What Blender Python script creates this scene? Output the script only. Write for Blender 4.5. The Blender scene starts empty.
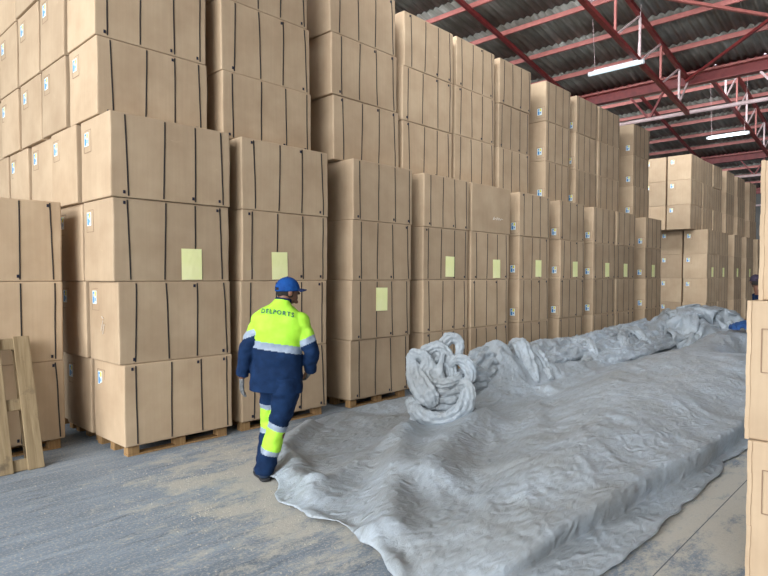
import bpy, bmesh, math, random
import numpy as np
from mathutils import Vector, Matrix, noise as mnoise
from mathutils.bvhtree import BVHTree
R = random.Random(7)
sc = bpy.context.scene
COL = sc.collection
PI = math.pi

# ------------------------------------------------------------------ basics
def srgb(r, g, b):
    def c(v):
        v /= 255.0
        return v / 12.92 if v <= 0.04045 else ((v + 0.055) / 1.055) ** 2.4
    return (c(r), c(g), c(b), 1.0)

def new_mat(name, col, rough=0.7, metal=0.0, spec=None):
    m = bpy.data.materials.new(name); m.use_nodes = True
    p = m.node_tree.nodes['Principled BSDF']
    p.inputs['Base Color'].default_value = col
    p.inputs['Roughness'].default_value = rough
    p.inputs['Metallic'].default_value = metal
    if spec is not None: p.inputs['Specular IOR Level'].default_value = spec
    return m, m.node_tree, p

def N(t, typ, **kw):
    n = t.nodes.new(typ)
    for k, v in kw.items(): setattr(n, k, v)
    return n

def noise_node(t, vec, scale, detail=4, rough=0.55, dist=0.0):
    n = N(t, 'ShaderNodeTexNoise'); n.inputs['Scale'].default_value = scale
    n.inputs['Detail'].default_value = detail; n.inputs['Roughness'].default_value = rough
    n.inputs['Distortion'].default_value = dist
    t.links.new(vec, n.inputs['Vector']); return n.outputs['Fac']

def ramp(t, fac, stops, interp='LINEAR'):
    r = N(t, 'ShaderNodeValToRGB'); r.color_ramp.interpolation = interp
    e = r.color_ramp.elements
    while len(e) > 1: e.remove(e[0])
    e[0].position = stops[0][0]; e[0].color = stops[0][1]
    for p, c in stops[1:]:
        x = e.new(p); x.color = c
    t.links.new(fac, r.inputs['Fac']); return r.outputs['Color']

def mixc(t, fac, a, b, mode='MIX'):
    m = N(t, 'ShaderNodeMix', data_type='RGBA', blend_type=mode)
    for s, v in ((m.inputs[0], fac), (m.inputs[6], a), (m.inputs[7], b)):
        if hasattr(v, 'is_linked') or hasattr(v, 'links'): t.links.new(v, s)
        else: s.default_value = v
    return m.outputs[2]

def mapping(t, vec, scale=(1, 1, 1), rot=(0, 0, 0)):
    m = N(t, 'ShaderNodeMapping'); m.inputs['Scale'].default_value = scale
    m.inputs['Rotation'].default_value = rot
    t.links.new(vec, m.inputs['Vector']); return m.outputs['Vector']

def bump(t, p, h, strength, dist=0.01):
    b = N(t, 'ShaderNodeBump'); b.inputs['Strength'].default_value = strength
    b.inputs['Distance'].default_value = dist
    t.links.new(h, b.inputs['Height']); t.links.new(b.outputs['Normal'], p.inputs['Normal'])

def objc(t): return N(t, 'ShaderNodeTexCoord').outputs['Object']
def geo(t): return N(t, 'ShaderNodeNewGeometry').outputs['Position']

def grey(v): return (v, v, v, 1)

# ------------------------------------------------------------------ materials
def mat_cardboard():
    m, t, p = new_mat('cardboard', srgb(178, 140, 102), 0.78, spec=0.25)
    oc = objc(t)
    info = N(t, 'ShaderNodeObjectInfo')
    off = N(t, 'ShaderNodeVectorMath', operation='ADD'); t.links.new(oc, off.inputs[0])
    cmb = N(t, 'ShaderNodeCombineXYZ')
    mul = N(t, 'ShaderNodeMath', operation='MULTIPLY'); mul.inputs[1].default_value = 37.0
    t.links.new(info.outputs['Random'], mul.inputs[0])
    t.links.new(mul.outputs[0], cmb.inputs[0]); t.links.new(mul.outputs[0], cmb.inputs[2])
    t.links.new(cmb.outputs[0], off.inputs[1]); v = off.outputs[0]
    a = noise_node(t, v, 2.3, 4)
    c = ramp(t, a, [(0.3, srgb(172, 148, 121)), (0.7, srgb(188, 165, 137))])
    st = noise_node(t, mapping(t, v, (42, 42, 1.2)), 1.0, 2)
    c = mixc(t, 0.14, c, ramp(t, st, [(0.3, grey(0.42)), (0.7, grey(0.62))]), 'OVERLAY')
    # pale scuffs
    sc1 = noise_node(t, mapping(t, v, (5, 5, 9)), 1.0, 6, 0.7, 1.2)
    c = mixc(t, ramp(t, sc1, [(0.66, grey(0)), (0.78, grey(0.45))]), c, srgb(214, 190, 158))
    rnd = ramp(t, info.outputs['Random'], [(0.0, grey(0.44)), (1.0, grey(0.56))])
    c = mixc(t, 1.0, c, rnd, 'OVERLAY')
    t.links.new(c, p.inputs['Base Color'])
    w = N(t, 'ShaderNodeTexWave'); w.inputs['Scale'].default_value = 38; w.inputs['Distortion'].default_value = 0.4
    t.links.new(mapping(t, oc, (1, 1, 0.02)), w.inputs['Vector'])
    lf = noise_node(t, v, 5.0, 3)
    ad = N(t, 'ShaderNodeMath', operation='MULTIPLY_ADD'); ad.inputs[1].default_value = 0.06
    t.links.new(w.outputs['Fac'], ad.inputs[0]); t.links.new(lf, ad.inputs[2])
    bump(t, p, ad.outputs[0], 0.22, 0.02)
    return m

def mat_noisy(name, c1, c2, scale, rough=0.7, stretch=(1, 1, 1), bs=0.2, metal=0, detail=4, world=False, spec=None, bd=0.01):
    m, t, p = new_mat(name, c1, rough, metal, spec)
    v = mapping(t, geo(t) if world else objc(t), stretch)
    f = noise_node(t, v, scale, detail, 0.6)
    t.links.new(ramp(t, f, [(0.32, c1), (0.68, c2)]), p.inputs['Base Color'])
    if bs: bump(t, p, f, bs, bd)
    return m

CARD = mat_cardboard()
STRAP = new_mat('black_strap', srgb(40, 38, 38), 0.5)[0]
CLIP = new_mat('clip_blue_black', srgb(24, 28, 48), 0.4)[0]
PAPER = mat_noisy('yellow_green_paper', srgb(243, 246, 172), srgb(250, 250, 192), 3.0, 0.8, bs=0.05)
STICK_W = new_mat('sticker_white', srgb(222, 232, 232), 0.5)[0]
STICK_B = new_mat('sticker_blue', srgb(60, 140, 200), 0.5)[0]
STICK_Y = new_mat('sticker_yellow', srgb(225, 220, 60), 0.5)[0]
INK = new_mat('faded_brown_ink', srgb(130, 105, 84), 0.8)[0]
CHALK = new_mat('pale_chalk', srgb(222, 214, 200), 0.9)[0]
WOOD = mat_noisy('pallet_wood', srgb(150, 120, 84), srgb(186, 156, 116), 3.0, 0.8, (1, 1, 14), 0.4, spec=0.2)
WOODX = mat_noisy('pallet_wood_x', srgb(140, 108, 72), srgb(176, 142, 100), 3.0, 0.8, (14, 14, 1), 0.4, spec=0.2)
def mat_old_wood():
    m, t, p = new_mat('weathered_wood', srgb(160, 136, 100), 0.85, spec=0.2)
    v = objc(t)
    f = noise_node(t, mapping(t, v, (22, 22, 1.6)), 1.0, 5, 0.6, 0.6)
    c = ramp(t, f, [(0.3, srgb(132, 112, 84)), (0.7, srgb(174, 154, 122))])
    g = noise_node(t, v, 4.0, 5, 0.7)
    c = mixc(t, ramp(t, g, [(0.58, grey(0)), (0.72, grey(0.75))]), c, srgb(96, 84, 70))
    t.links.new(c, p.inputs['Base Color']); bump(t, p, f, 0.5, 0.01)
    return m
OLDWOOD = mat_old_wood()
RED = mat_noisy('red_oxide_paint', srgb(108, 36, 38), srgb(134, 52, 50), 6.0, 0.5, bs=0.05, world=True)
REDL = mat_noisy('faded_red_paint', srgb(166, 96, 90), srgb(184, 112, 104), 6.0, 0.5, bs=0.05, world=True)
PALEPIPE = mat_noisy('pale_pink_steel', srgb(205, 176, 176), srgb(222, 200, 200), 6.0, 0.4, bs=0.05, world=True)
NAVY = mat_noisy('navy_cotton', srgb(13, 32, 60), srgb(22, 46, 80), 9.0, 0.85, bs=0.3, spec=0.15)
HIVIS = mat_noisy('hi_vis_yellow', srgb(156, 214, 54), srgb(172, 226, 74), 7.0, 0.7, bs=0.25, spec=0.2)
SILVER = mat_noisy('reflective_silver', srgb(122, 136, 154), srgb(150, 162, 178), 12.0, 0.45, bs=0.1)
CAPB = mat_noisy('cap_blue', srgb(14, 58, 120), srgb(24, 76, 144), 14.0, 0.8, bs=0.15, spec=0.2)
CAPD = new_mat('cap_dark_edge', srgb(20, 44, 92), 0.8)[0]
SKIN = mat_noisy('brown_skin', srgb(92, 60, 46), srgb(112, 76, 58), 8.0, 0.55, bs=0.1)
HAIR = mat_noisy('black_hair', srgb(24, 21, 20), srgb(40, 35, 32), 90.0, 0.9, bs=0.6)
GLOVE = mat_noisy('grey_glove', srgb(50, 52, 56), srgb(120, 122, 122), 30.0, 0.8, bs=0.2)
BOOT = mat_noisy('dark_blue_boot', srgb(28, 44, 66), srgb(44, 62, 84), 20.0, 0.6, bs=0.2)
SOLE = new_mat('boot_sole', srgb(36, 38, 42), 0.8)[0]
LETTER = new_mat('dark_green_lettering', srgb(38, 84, 84), 0.7)[0]
WHITE = new_mat('white_enamel', srgb(226, 232, 236), 0.4)[0]
DKCAP = mat_noisy('dark_purple_cap', srgb(38, 30, 48), srgb(58, 46, 66), 10.0, 0.8, bs=0.1)
BLUECLOTH = mat_noisy('blue_cloth', srgb(28, 66, 120), srgb(44, 88, 148), 9.0, 0.85, bs=0.3)

def mat_floor():
    m, t, p = new_mat('concrete_floor', srgb(104, 112, 122), 0.75, spec=0.3)
    g = geo(t)
    a = noise_node(t, g, 0.55, 6, 0.6)
    c = ramp(t, a, [(0.3, srgb(106, 117, 129)), (0.7, srgb(134, 147, 161))])
    st = noise_node(t, mapping(t, g, (0.9, 7, 1), (0, 0, 0.35)), 1.2, 6, 0.65, 0.4)
    c = mixc(t, ramp(t, st, [(0.45, grey(0)), (0.7, grey(0.8))]), c, srgb(152, 163, 176))
    st2 = noise_node(t, mapping(t, g, (1.1, 6, 1), (0, 0, 0.2)), 2.1, 6, 0.7, 0.3)
    c = mixc(t, ramp(t, st2, [(0.56, grey(0)), (0.68, grey(0.7))]), c, srgb(80, 89, 101))
    # tan dust drifted over the middle of the aisle
    sep = N(t, 'ShaderNodeSeparateXYZ'); t.links.new(g, sep.inputs[0])
    def band(o, c0, w):
        s = N(t, 'ShaderNodeMath', operation='SUBTRACT'); s.inputs[1].default_value = c0; t.links.new(o, s.inputs[0])
        q = N(t, 'ShaderNodeMath', operation='ABSOLUTE'); t.links.new(s.outputs[0], q.inputs[0])
        r = N(t, 'ShaderNodeMapRange'); r.inputs[1].default_value = w; r.inputs[2].default_value = w * 0.25
        r.inputs[3].default_value = 0; r.inputs[4].default_value = 1
        t.links.new(q.outputs[0], r.inputs[0]); return r.outputs[0]
    bx = band(sep.outputs[0], 3.3, 2.0); by = band(sep.outputs[1], 3.75, 2.6)
    m1 = N(t, 'ShaderNodeMath', operation='MULTIPLY'); t.links.new(bx, m1.inputs[0]); t.links.new(by, m1.inputs[1])
    m2 = N(t, 'ShaderNodeMath', operation='MULTIPLY'); t.links.new(band(sep.outputs[0], 5.0, 2.6), m2.inputs[0]); t.links.new(band(sep.outputs[1], 1.2, 1.1), m2.inputs[1])
    mm = N(t, 'ShaderNodeMath', operation='MAXIMUM'); t.links.new(m1.outputs[0], mm.inputs[0]); t.links.new(m2.outputs[0], mm.inputs[1])
    dn = noise_node(t, mapping(t, g, (1, 1.8, 1), (0, 0, .35)), 2.2, 12, 0.82)
    ad = N(t, 'ShaderNodeMath', operation='MULTIPLY_ADD'); ad.inputs[1].default_value = 0.24
    t.links.new(mm.outputs[0], ad.inputs[0]); t.links.new(dn, ad.inputs[2])
    c = mixc(t, ramp(t, ad.outputs[0], [(0.60, grey(0)), (0.72, grey(0.85))]), c, srgb(188, 183, 172))
    fine = noise_node(t, g, 55, 4, 0.7)
    c = mixc(t, ramp(t, fine, [(0.50, grey(0)), (0.62, grey(0.55))]), c, srgb(190, 184, 172))
    t.links.new(c, p.inputs['Base Color'])
    bump(t, p, noise_node(t, g, 30, 6, 0.7), 0.35, 0.01)
    return m
FLOOR = mat_floor()

def mat_tarp():
    m, t, p = new_mat('grey_tarpaulin', srgb(150, 156, 162), 0.42, spec=0.4)
    g = geo(t)
    a = noise_node(t, g, 1.3, 5, 0.65, 0.5)
    c = ramp(t, a, [(0.3, srgb(148, 153, 156)), (0.52, srgb(162, 171, 179)), (0.75, srgb(182, 194, 206))])
    d = noise_node(t, mapping(t, g, (3, 5, 3), (0, 0, 0.5)), 1.5, 8, 0.75, 1.0)
    c = mixc(t, ramp(t, d, [(0.5, grey(0)), (0.75, grey(0.55))]), c, srgb(134, 131, 126))
    t.links.new(c, p.inputs['Base Color'])
    r = ramp(t, d, [(0.35, grey(0.28)), (0.7, grey(0.5))]); t.links.new(r, p.inputs['Roughness'])
    # crinkle
    w1 = N(t, 'ShaderNodeTexVoronoi', feature='DISTANCE_TO_EDGE'); w1.inputs['Scale'].default_value = 9
    nn = N(t, 'ShaderNodeTexNoise'); nn.inputs['Scale'].default_value = 5; nn.inputs['Detail'].default_value = 3
    t.links.new(g, nn.inputs['Vector'])
    vv = N(t, 'ShaderNodeVectorMath', operation='MULTIPLY_ADD'); vv.inputs[1].default_value = (0.35, 0.35, 0.35)
    t.links.new(nn.outputs['Color'], vv.inputs[0]); t.links.new(g, vv.inputs[2])
    t.links.new(mapping(t, vv.outputs[0], (1, 1.6, 1), (0, 0, 0.7)), w1.inputs['Vector'])
    cr = ramp(t, w1.outputs['Distance'], [(0.0, grey(1)), (0.12, grey(0.25)), (0.4, grey(0))])
    rn = N(t, 'ShaderNodeTexNoise'); rn.noise_type = 'RIDGED_MULTIFRACTAL'; rn.inputs['Scale'].default_value = 7.0
    rn.inputs['Detail'].default_value = 4.5; rn.inputs['Roughness'].default_value = 0.5; rn.inputs['Distortion'].default_value = 0.5
    t.links.new(mapping(t, g, (1, 2.0, 1), (0, 0, 0.6)), rn.inputs['Vector']); fn = rn.outputs['Fac']
    ad = N(t, 'ShaderNodeMath', operation='MULTIPLY_ADD'); ad.inputs[1].default_value = 0.0
    t.links.new(cr, ad.inputs[0]); t.links.new(fn, ad.inputs[2])
    f3 = noise_node(t, mapping(t, g, (1, 3.0, 1), (0, 0, 0.9)), 11, 5, 0.6, 0.8)
    a3 = N(t, 'ShaderNodeMath', operation='MULTIPLY_ADD'); a3.inputs[1].default_value = 0.45
    t.links.new(f3, a3.inputs[0]); t.links.new(ad.outputs[0], a3.inputs[2])
    bump(t, p, a3.outputs[0], 0.75, 0.03)
    return m
TARP = mat_tarp()

def mat_roof():
    m, t, p = new_mat('weathered_roof_sheet', srgb(80, 76, 72), 0.8, spec=0.2)
    g = geo(t)
    a = noise_node(t, mapping(t, g, (0.5, 5, 0.5)), 1.2, 6, 0.7)
    c = ramp(t, a, [(0.3, srgb(122, 122, 114)), (0.55, srgb(156, 156, 148)), (0.75, srgb(204, 204, 198))])
    b = noise_node(t, g, 0.7, 3)
    c = mixc(t, ramp(t, b, [(0.4, grey(0.7)), (0.6, grey(0))]), c, srgb(108, 98, 88))
    t.links.new(c, p.inputs['Base Color'])
    return m
ROOF = mat_roof()
WALLM = mat_noisy('grey_wall_sheet', srgb(84, 84, 82), srgb(100, 99, 96), 1.0, 0.8, bs=0.0, world=True)

def emis(name, col, s):
    m, t, p = new_mat(name, col, 0.5)
    p.inputs['Emission Color'].default_value = col; p.inputs['Emission Strength'].default_value = s
    return m

# ------------------------------------------------------------------ object helpers
def mesh_of(name, verts, faces, mats, idx=None, smooth=False):
    me = bpy.data.meshes.new(name)
    me.from_pydata([tuple(v) for v in verts], [], [tuple(f) for f in faces])
    for m in (mats if isinstance(mats, (list, tuple)) else [mats]): me.materials.append(m)
    if idx is not None: me.polygons.foreach_set('material_index', idx)
    if smooth: me.polygons.foreach_set('use_smooth', [True] * len(me.polygons))
    me.update(); return me

def link(name, data, parent=None, loc=None, rot=None):
    o = bpy.data.objects.new(name, data); COL.objects.link(o)
    if parent: o.parent = parent
    if loc is not None: o.location = loc
    if rot is not None: o.rotation_euler = rot
    return o

def tag(o, label=None, cat=None, group=None, kind=None):
    if label: o['label'] = label
    if cat: o['category'] = cat
    if group: o['group'] = group
    if kind: o['kind'] = kind
    return o

class MB:
    def __init__(s): s.v = []; s.f = []; s.i = []
    def box(s, c, d, mi=0, rot=None):
        n = len(s.v); M = rot or Matrix.Identity(3)
        for x in (-.5, .5):
            for y in (-.5, .5):
                for z in (-.5, .5):
                    q = M @ Vector((x * d[0], y * d[1], z * d[2])); s.v.append((q.x + c[0], q.y + c[1], q.z + c[2]))
        for f in ((0, 1, 3, 2), (4, 6, 7, 5), (0, 4, 5, 1), (2, 3, 7, 6), (0, 2, 6, 4), (1, 5, 7, 3)):
            s.f.append(tuple(n + k for k in f)); s.i.append(mi)
        return s
    def bar(s, a, b, w, h, mi=0):
        a = Vector(a); b = Vector(b); d = b - a
        q = d.to_track_quat('X', 'Z').to_matrix()
        return s.box(tuple((a + b) / 2), (d.length, w, h), mi, q)
    def tube(s, a, b, r, n=10, mi=0):
        a = Vector(a); b = Vector(b); q = (b - a).to_track_quat('Z', 'Y').to_matrix(); k0 = len(s.v)
        for p in (a, b):
            for k in range(n):
                s.v.append(tuple(p + q @ Vector((r * math.cos(2 * PI * k / n), r * math.sin(2 * PI * k / n), 0))))
        for k in range(n):
            s.f.append((k0 + k, k0 + (k + 1) % n, k0 + n + (k + 1) % n, k0 + n + k)); s.i.append(mi)
        s.f.append(tuple(k0 + k for k in range(n - 1, -1, -1))); s.i.append(mi)
        s.f.append(tuple(k0 + n + k for k in range(n))); s.i.append(mi)
        return s
    def build(s, name, mats, parent=None, loc=None, rot=None, bev=0):
        me = mesh_of(name, s.v, s.f, mats, s.i)
        if bev:
            bm = bmesh.new(); bm.from_mesh(me)
            bmesh.ops.bevel(bm, geom=bm.edges[:], offset=bev, segments=2, affect='EDGES', clamp_overlap=True)
            bm.to_mesh(me); bm.free()
        return link(name, me, parent, loc, rot)

# ------------------------------------------------------------------ cartons
L, D, H = 1.12, 0.70, 0.775
NV = 6
def surf_fn(seed):
    """displacement of a carton's surface: bulging panels and soft dents"""
    rr = random.Random(seed); off = Vector((rr.random() * 50, rr.random() * 50, rr.random() * 50))
    bul = rr.uniform(0.002, 0.007); dent = rr.uniform(0.004, 0.009)
    sag = rr.uniform(-0.006, 0.006)
    def fn(p):
        x, y, z = p.x / (L / 2), p.y / (D / 2), (p.z - H / 2) / (H / 2)
        q = p.copy(); ex = max(0, 1 - x * x); ey = max(0, 1 - y * y); ez = max(0, 1 - z * z)
        n1 = mnoise.noise(p * 2.2 + off); n2 = mnoise.noise(p * 5.5 + off)
        if abs(y) > 0.8: q.y += math.copysign(bul * ex * ez + dent * n1 * (ex * ez) ** .5 + 0.003 * n2, y)
        if abs(x) > 0.8: q.x += math.copysign(bul * ey * ez + dent * n1 * (ey * ez) ** .5 + 0.003 * n2, x)
        if abs(z) > 0.995: q.z -= math.copysign(0.001 + 0.001 * abs(n1), z)
        q.x += 0.008 * mnoise.noise(Vector((0, p.z * 2, 0)) + off) ; q.z += sag * x * max(0, 1 - z * z)
        return q
    return fn

def carton_mesh(seed):
    r = 0.012
    def cuts(l, n):
        return [0, .004, .008, r, r * 1.9] + [r * 2.2 + (l - r * 4.4) * k / n for k in range(1, n)] + [l - r * 1.9, l - r, l - .008, l - .004, l]
    ax = (cuts(L, 12), cuts(D, 8), cuts(H, 10)); dims = (L, D, H)
    bm = bmesh.new(); seen = {}
    def vert(p):
        k = tuple(round(c, 5) for c in p)
        if k not in seen:
            q = Vector(p); c = Vector([min(max(q[i], r), dims[i] - r) for i in range(3)]); d = q - c
            if d.length > 1e-9: q = c + d.normalized() * r if sum(abs(x) > 1e-6 for x in d) > 1 else q
            seen[k] = bm.verts.new(q - Vector((L / 2, D / 2, 0)))
        return seen[k]
    for a in range(3):
        b, c = (a + 1) % 3, (a + 2) % 3
        for end in (0, dims[a]):
            for i in range(len(ax[b]) - 1):
                for j in range(len(ax[c]) - 1):
                    q = []
                    for u, w in ((ax[b][i], ax[c][j]), (ax[b][i + 1], ax[c][j]), (ax[b][i + 1], ax[c][j + 1]), (ax[b][i], ax[c][j + 1])):
                        p = [0, 0, 0]; p[a] = end; p[b] = u; p[c] = w; q.append(vert(p))
                    try: bm.faces.new(q if end else q[::-1])
                    except ValueError: pass
    fn = surf_fn(seed)
    for v in bm.verts: v.co = fn(v.co)
    for f in bm.faces: f.smooth = True
    me = bpy.data.meshes.new('carton_body'); bm.to_mesh(me); bm.free(); me.materials.append(CARD)
    return me

def strap_mesh(seed, x0, slant, w=0.0115, t=0.0045, slack=0.0):
    fn = surf_fn(seed); pts = []
    n = 9; hy, hz = D / 2, H
    def P(y, z): return Vector((x0 + slant * (z / H - .5) + 0.0022 * math.sin(z * 7 + seed), y, z))
    for k in range(n): pts.append((P(-hy, 0.02 + (hz - 0.04) * k / (n - 1)), Vector((0, -1, 0))))
    for k in range(5): pts.append((P(-hy + .03 + (D - .06) * k / 4, hz), Vector((0, 0, 1))))
    for k in range(n): pts.append((P(hy, hz - 0.02 - (hz - 0.04) * k / (n - 1)), Vector((0, 1, 0))))
    for k in range(5): pts.append((P(hy - .03 - (D - .06) * k / 4, 0), Vector((0, 0, -1))))
    v = []; f = []; m = len(pts)
    for p, nn in pts:
        q = fn(p)
        for dx, dn in ((-w / 2, -0.003), (w / 2, -0.003), (w / 2, t), (-w / 2, t)):
            v.append(q + Vector((dx, 0, 0)) + nn * (dn if abs(nn.z) < .5 else min(dn, .0012)))
    for k in range(m):
        a, b = 4 * k, 4 * ((k + 1) % m)
        for j in range(4):
            f.append((a + j, a + (j + 1) % 4, b + (j + 1) % 4, b + j))
    return mesh_of('strap', v, f, STRAP)

BODY = [carton_mesh(s) for s in range(NV)]
STR = []
for s in range(NV):
    rr = random.Random(100 + s); row = []
    for k, bx in enumerate((-0.43, -0.12, 0.20, 0.485)):
        x0 = bx + rr.uniform(-0.025, 0.025)
        row.append((strap_mesh(s, x0, rr.uniform(-0.035, 0.025)), x0))
    STR.append(row)
CLIPM = MB().box((0, 0, 0), (0.019, 0.008, 0.029)).build('tmp', CLIP).data
bpy.data.objects.remove(bpy.data.objects['tmp'])
def sticker_mesh():
    b = MB()
    b.box((0, 0, 0), (0.002, 0.10, 0.13), 0)
    b.box((-0.0012, 0.018, 0.0), (0.001, 0.035, 0.11), 1)
    b.box((-0.0012, -0.022, 0.035), (0.001, 0.03, 0.045), 2)
    b.box((-0.0012, -0.022, -0.02), (0.001, 0.02, 0.03), 1)
    b.box((-0.0012, 0.012, 0.02), (0.0014, 0.016, 0.03), 0)
    for c, d in (((0.0005, -0.025, 0.085), (0.001, 0.17, 0.004)), ((0.0005, -0.025, -0.125), (0.001, 0.17, 0.004)),
                 ((0.0005, 0.06, -0.02), (0.001, 0.004, 0.21)), ((0.0005, -0.11, -0.02), (0.001, 0.004, 0.21))):
        b.box(c, d, 3)
    return mesh_of('sticker', b.v, b.f, [STICK_W, STICK_B, STICK_Y, INK], b.i)
STICKM = sticker_mesh()
def paper_mesh():
    v = []; f = []; nx, nz = 6, 8
    for j in range(nz + 1):
        for i in range(nx + 1):
            x = -0.11 + 0.22 * i / nx; z = -0.155 + 0.31 * j / nz
            v.append((x, -0.0015 - 0.0025 * abs(math.sin(i * 1.1 + j * .6)) * (1 - abs(i - nx / 2) / (nx / 2)) - 0.002, z))
    for j in range(nz):
        for i in range(nx):
            a = j * (nx + 1) + i; f.append((a, a + 1, a + nx + 2, a + nx + 1))
    n = len(v)
    v += [(x, y + 0.002, z) for x, y, z in v]
    f += [tuple(n + k for k in reversed(q)) for q in f]
    return mesh_of('paper_sheet', v, f, PAPER)
PAPM = paper_mesh()
CSTRAPS = {}
ncart = 0
def carton(x0, x1, yf, z, label, group, lean=(0, 0), sticker=False, paper=None, clips=2, rz=0.0, seed=None, straps=True, zs=1.0, marks=None):
    """x0..x1 front extent, yf front plane, z base"""
    global ncart; ncart += 1
    s = (R.randrange(NV) if seed is None else seed)
    e = bpy.data.objects.new('strapped_carton', None); COL.objects.link(e)
    e.empty_display_size = 0.1
    zc = z + H * zs / 2
    e.location = ((x0 + x1) / 2 + lean[0] * z, yf + D / 2 + lean[1] * z, z)
    e.rotation_euler = (0, 0, rz)
    e.scale = ((x1 - x0) / L, 1, zs)
    tag(e, label, 'carton', group)
    link('carton_body', BODY[s], e)
    if straps:
        for k, (sm, sx) in enumerate(STR[s]):
            so = link('strap', sm, e)
            if clips and (k in (0, 2, 3) if clips > 1 else k == 1):
                zz = R.choice((0.045, 0.05, H - 0.045)) if clips > 1 else 0.05
                q = surf_fn(s)(Vector((sx, -D / 2, zz)))
                link('strap_clip', CLIPM, so, (sx - 0.028 + R.uniform(-.01, .01), q.y - 0.003, zz))
    if sticker:
        flip = 9 < x0 < 17
        fn = surf_fn(s); sy, sz = (-0.22, 0.17) if flip else (0.21, 0.60)
        q = fn(Vector((-L / 2, sy, sz)))
        link('shipping_sticker', STICKM, e, (q.x - 0.002, sy + R.uniform(-.01, .01), sz + R.uniform(-.02, .02)))
    if paper:
        fn = surf_fn(s); px, pz = paper
        q = fn(Vector((px, -D / 2, pz)))
        po = link('paper_sheet', PAPM, e, (px, q.y - 0.003, pz), (0, R.uniform(-.02, .02), 0))
        po.scale = (L / (x1 - x0), 1, 1); po['label'] = 'pale yellow-green paper sheet'
    if marks: marks(e, s)
    return e

def pallet_under(x0, x1, y0, d, label, group):
    e = bpy.data.objects.new('wooden_pallet', None); COL.objects.link(e)
    w = x1 - x0; e.location = (x0, y0, 0); tag(e, label, 'pallet', group)
    for i in range(3):
        MB().box((w / 2, 0.05 + (d - 0.1) * i / 2, 0.009), (w - .01, 0.1, 0.018)).build('bottom_board', WOODX, e)
        for j in range(3):
            MB().box((0.06 + (w - .12) * j / 2, 0.05 + (d - 0.1) * i / 2, 0.053), (0.11, 0.1, 0.07)).build('block', WOODX, e, bev=0.004)
    for j in range(6):
        MB().box((0.05 + (w - .1) * j / 5, d / 2, 0.097), (0.095, d - .01, 0.017)).build('top_board', WOOD, e)
    return e
PH = 0.107
ORD = ['first', 'second', 'third', 'fourth', 'fifth', 'sixth', 'seventh', 'eighth', 'ninth', 'tenth']
LAY = ['bottom layer', 'second layer up', 'third layer up', 'top layer']
YF = 5.52
# lower front row: x0, x1, y front, lean, sticker on side, paper (layer, x, z)
LOW = [
 (2.34, 3.47, 5.52, (-0.006, -0.004), True, (2, 0.16, 0.17)),
 (3.60, 4.82, 5.54, (0.010, -0.010), False, (2, -0.11, 0.17)),
 (5.22, 6.36, 5.52, (0.012, -0.010), False, (1, -0.02, 0.52)),
 (6.66, 7.76, 5.52, (0.004, -0.006), False, (2, 0.08, 0.20)),
 (7.84, 8.97, 5.52, (0.010, -0.004), False, (2, 0.17, 0.18)),
 (9.33, 10.42, 5.52, (0.003, 0.0), True, (2, 0.14, 0.20)),
 (10.86, 11.93, 5.52, (0.004, 0.0), True, (2, 0.11, 0.20)),
 (12.37, 13.52, 5.52, (0.004, 0.0), True, (2, 0.12, 0.20)),
 (13.62, 14.72, 5.52, (0.006, 0.0), False, (2, 0.0, 0.20)),
 (15.42, 16.55, 5.52, (0.004, 0.0), True, (2, 0.0, 0.20)),
]
HINT = ['nearest stack with a visible pale side at the left', 'stack right behind the walking worker', 'stack just right of the worker',
        'stack behind the crumpled tarpaulin bundle', 'stack touching the fourth one', 'stack after the first narrow gap past mid photo',
        'seventh stack along the row', 'eighth stack along the row', 'stack touching the eighth one', 'last stack before the cross aisle']
def chalk_marks(e, s):
    b = MB()
    for a, c in (((-.07, .30), (-.03, .40)), ((-.04, .27), (.0, .37)), ((-.02, .42), (-.06, .44))):
        b.bar((-L / 2 - .012, -a[0] - .05, a[1]), (-L / 2 - .012, -c[0] - .05, c[1]), 0.006, 0.003)
    b.build('chalk_mark', CHALK, e)
def scrawl(e, s):
    b = MB(); q = surf_fn(s)(Vector((0.2, -D / 2, 0.2))).y - 0.004
    pts = [(-.12, .0), (-.08, .05), (-.1, .0), (-.05, .03), (-.02, .0), (.0, .05), (.03, .0), (.06, .04), (.09, .0), (.12, .03), (.18, .02)]
    for a, c in zip(pts, pts[1:]): b.bar((0.15 + a[0], q, 0.22 + a[1]), (0.15 + c[0], q, 0.22 + c[1]), 0.003, 0.007)
    b.build('chalk_mark', CHALK, e)

for si, (x0, x1, yf, ln, stk, pap) in enumerate(LOW):
    pallet_under(x0 + .03, x1 - .03, yf + .05, 0.72, f'low wooden pallet under the {ORD[si]} stack of the lower front row', 'pallets under the front row')
    for k in range(4):
        lab = f'brown strapped carton, {LAY[k]}, {ORD[si]} stack from left in the lower front row'
        if pap[0] == k: lab = f'brown strapped carton with yellow-green paper, {LAY[k]}, {ORD[si]} stack of lower front row'
        mk = None
        if si == 0 and k == 1: mk = chalk_marks
        if si == 4 and k == 3: mk = scrawl
        j = R.uniform(-.012, .012)
        xs = x0 - (.015 + .028 * k if si == 0 else 0)
        carton(xs + j, x1 + j, yf + R.uniform(-.012, .012), PH + k * H, lab, 'cartons in the lower front row', ln, stk,
               (pap[1], pap[2]) if pap[0] == k else None, 2, R.uniform(-.008, .008), marks=mk, straps=not (si == 4 and k == 3))
ZU = PH + 4 * H + 0.002
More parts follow.
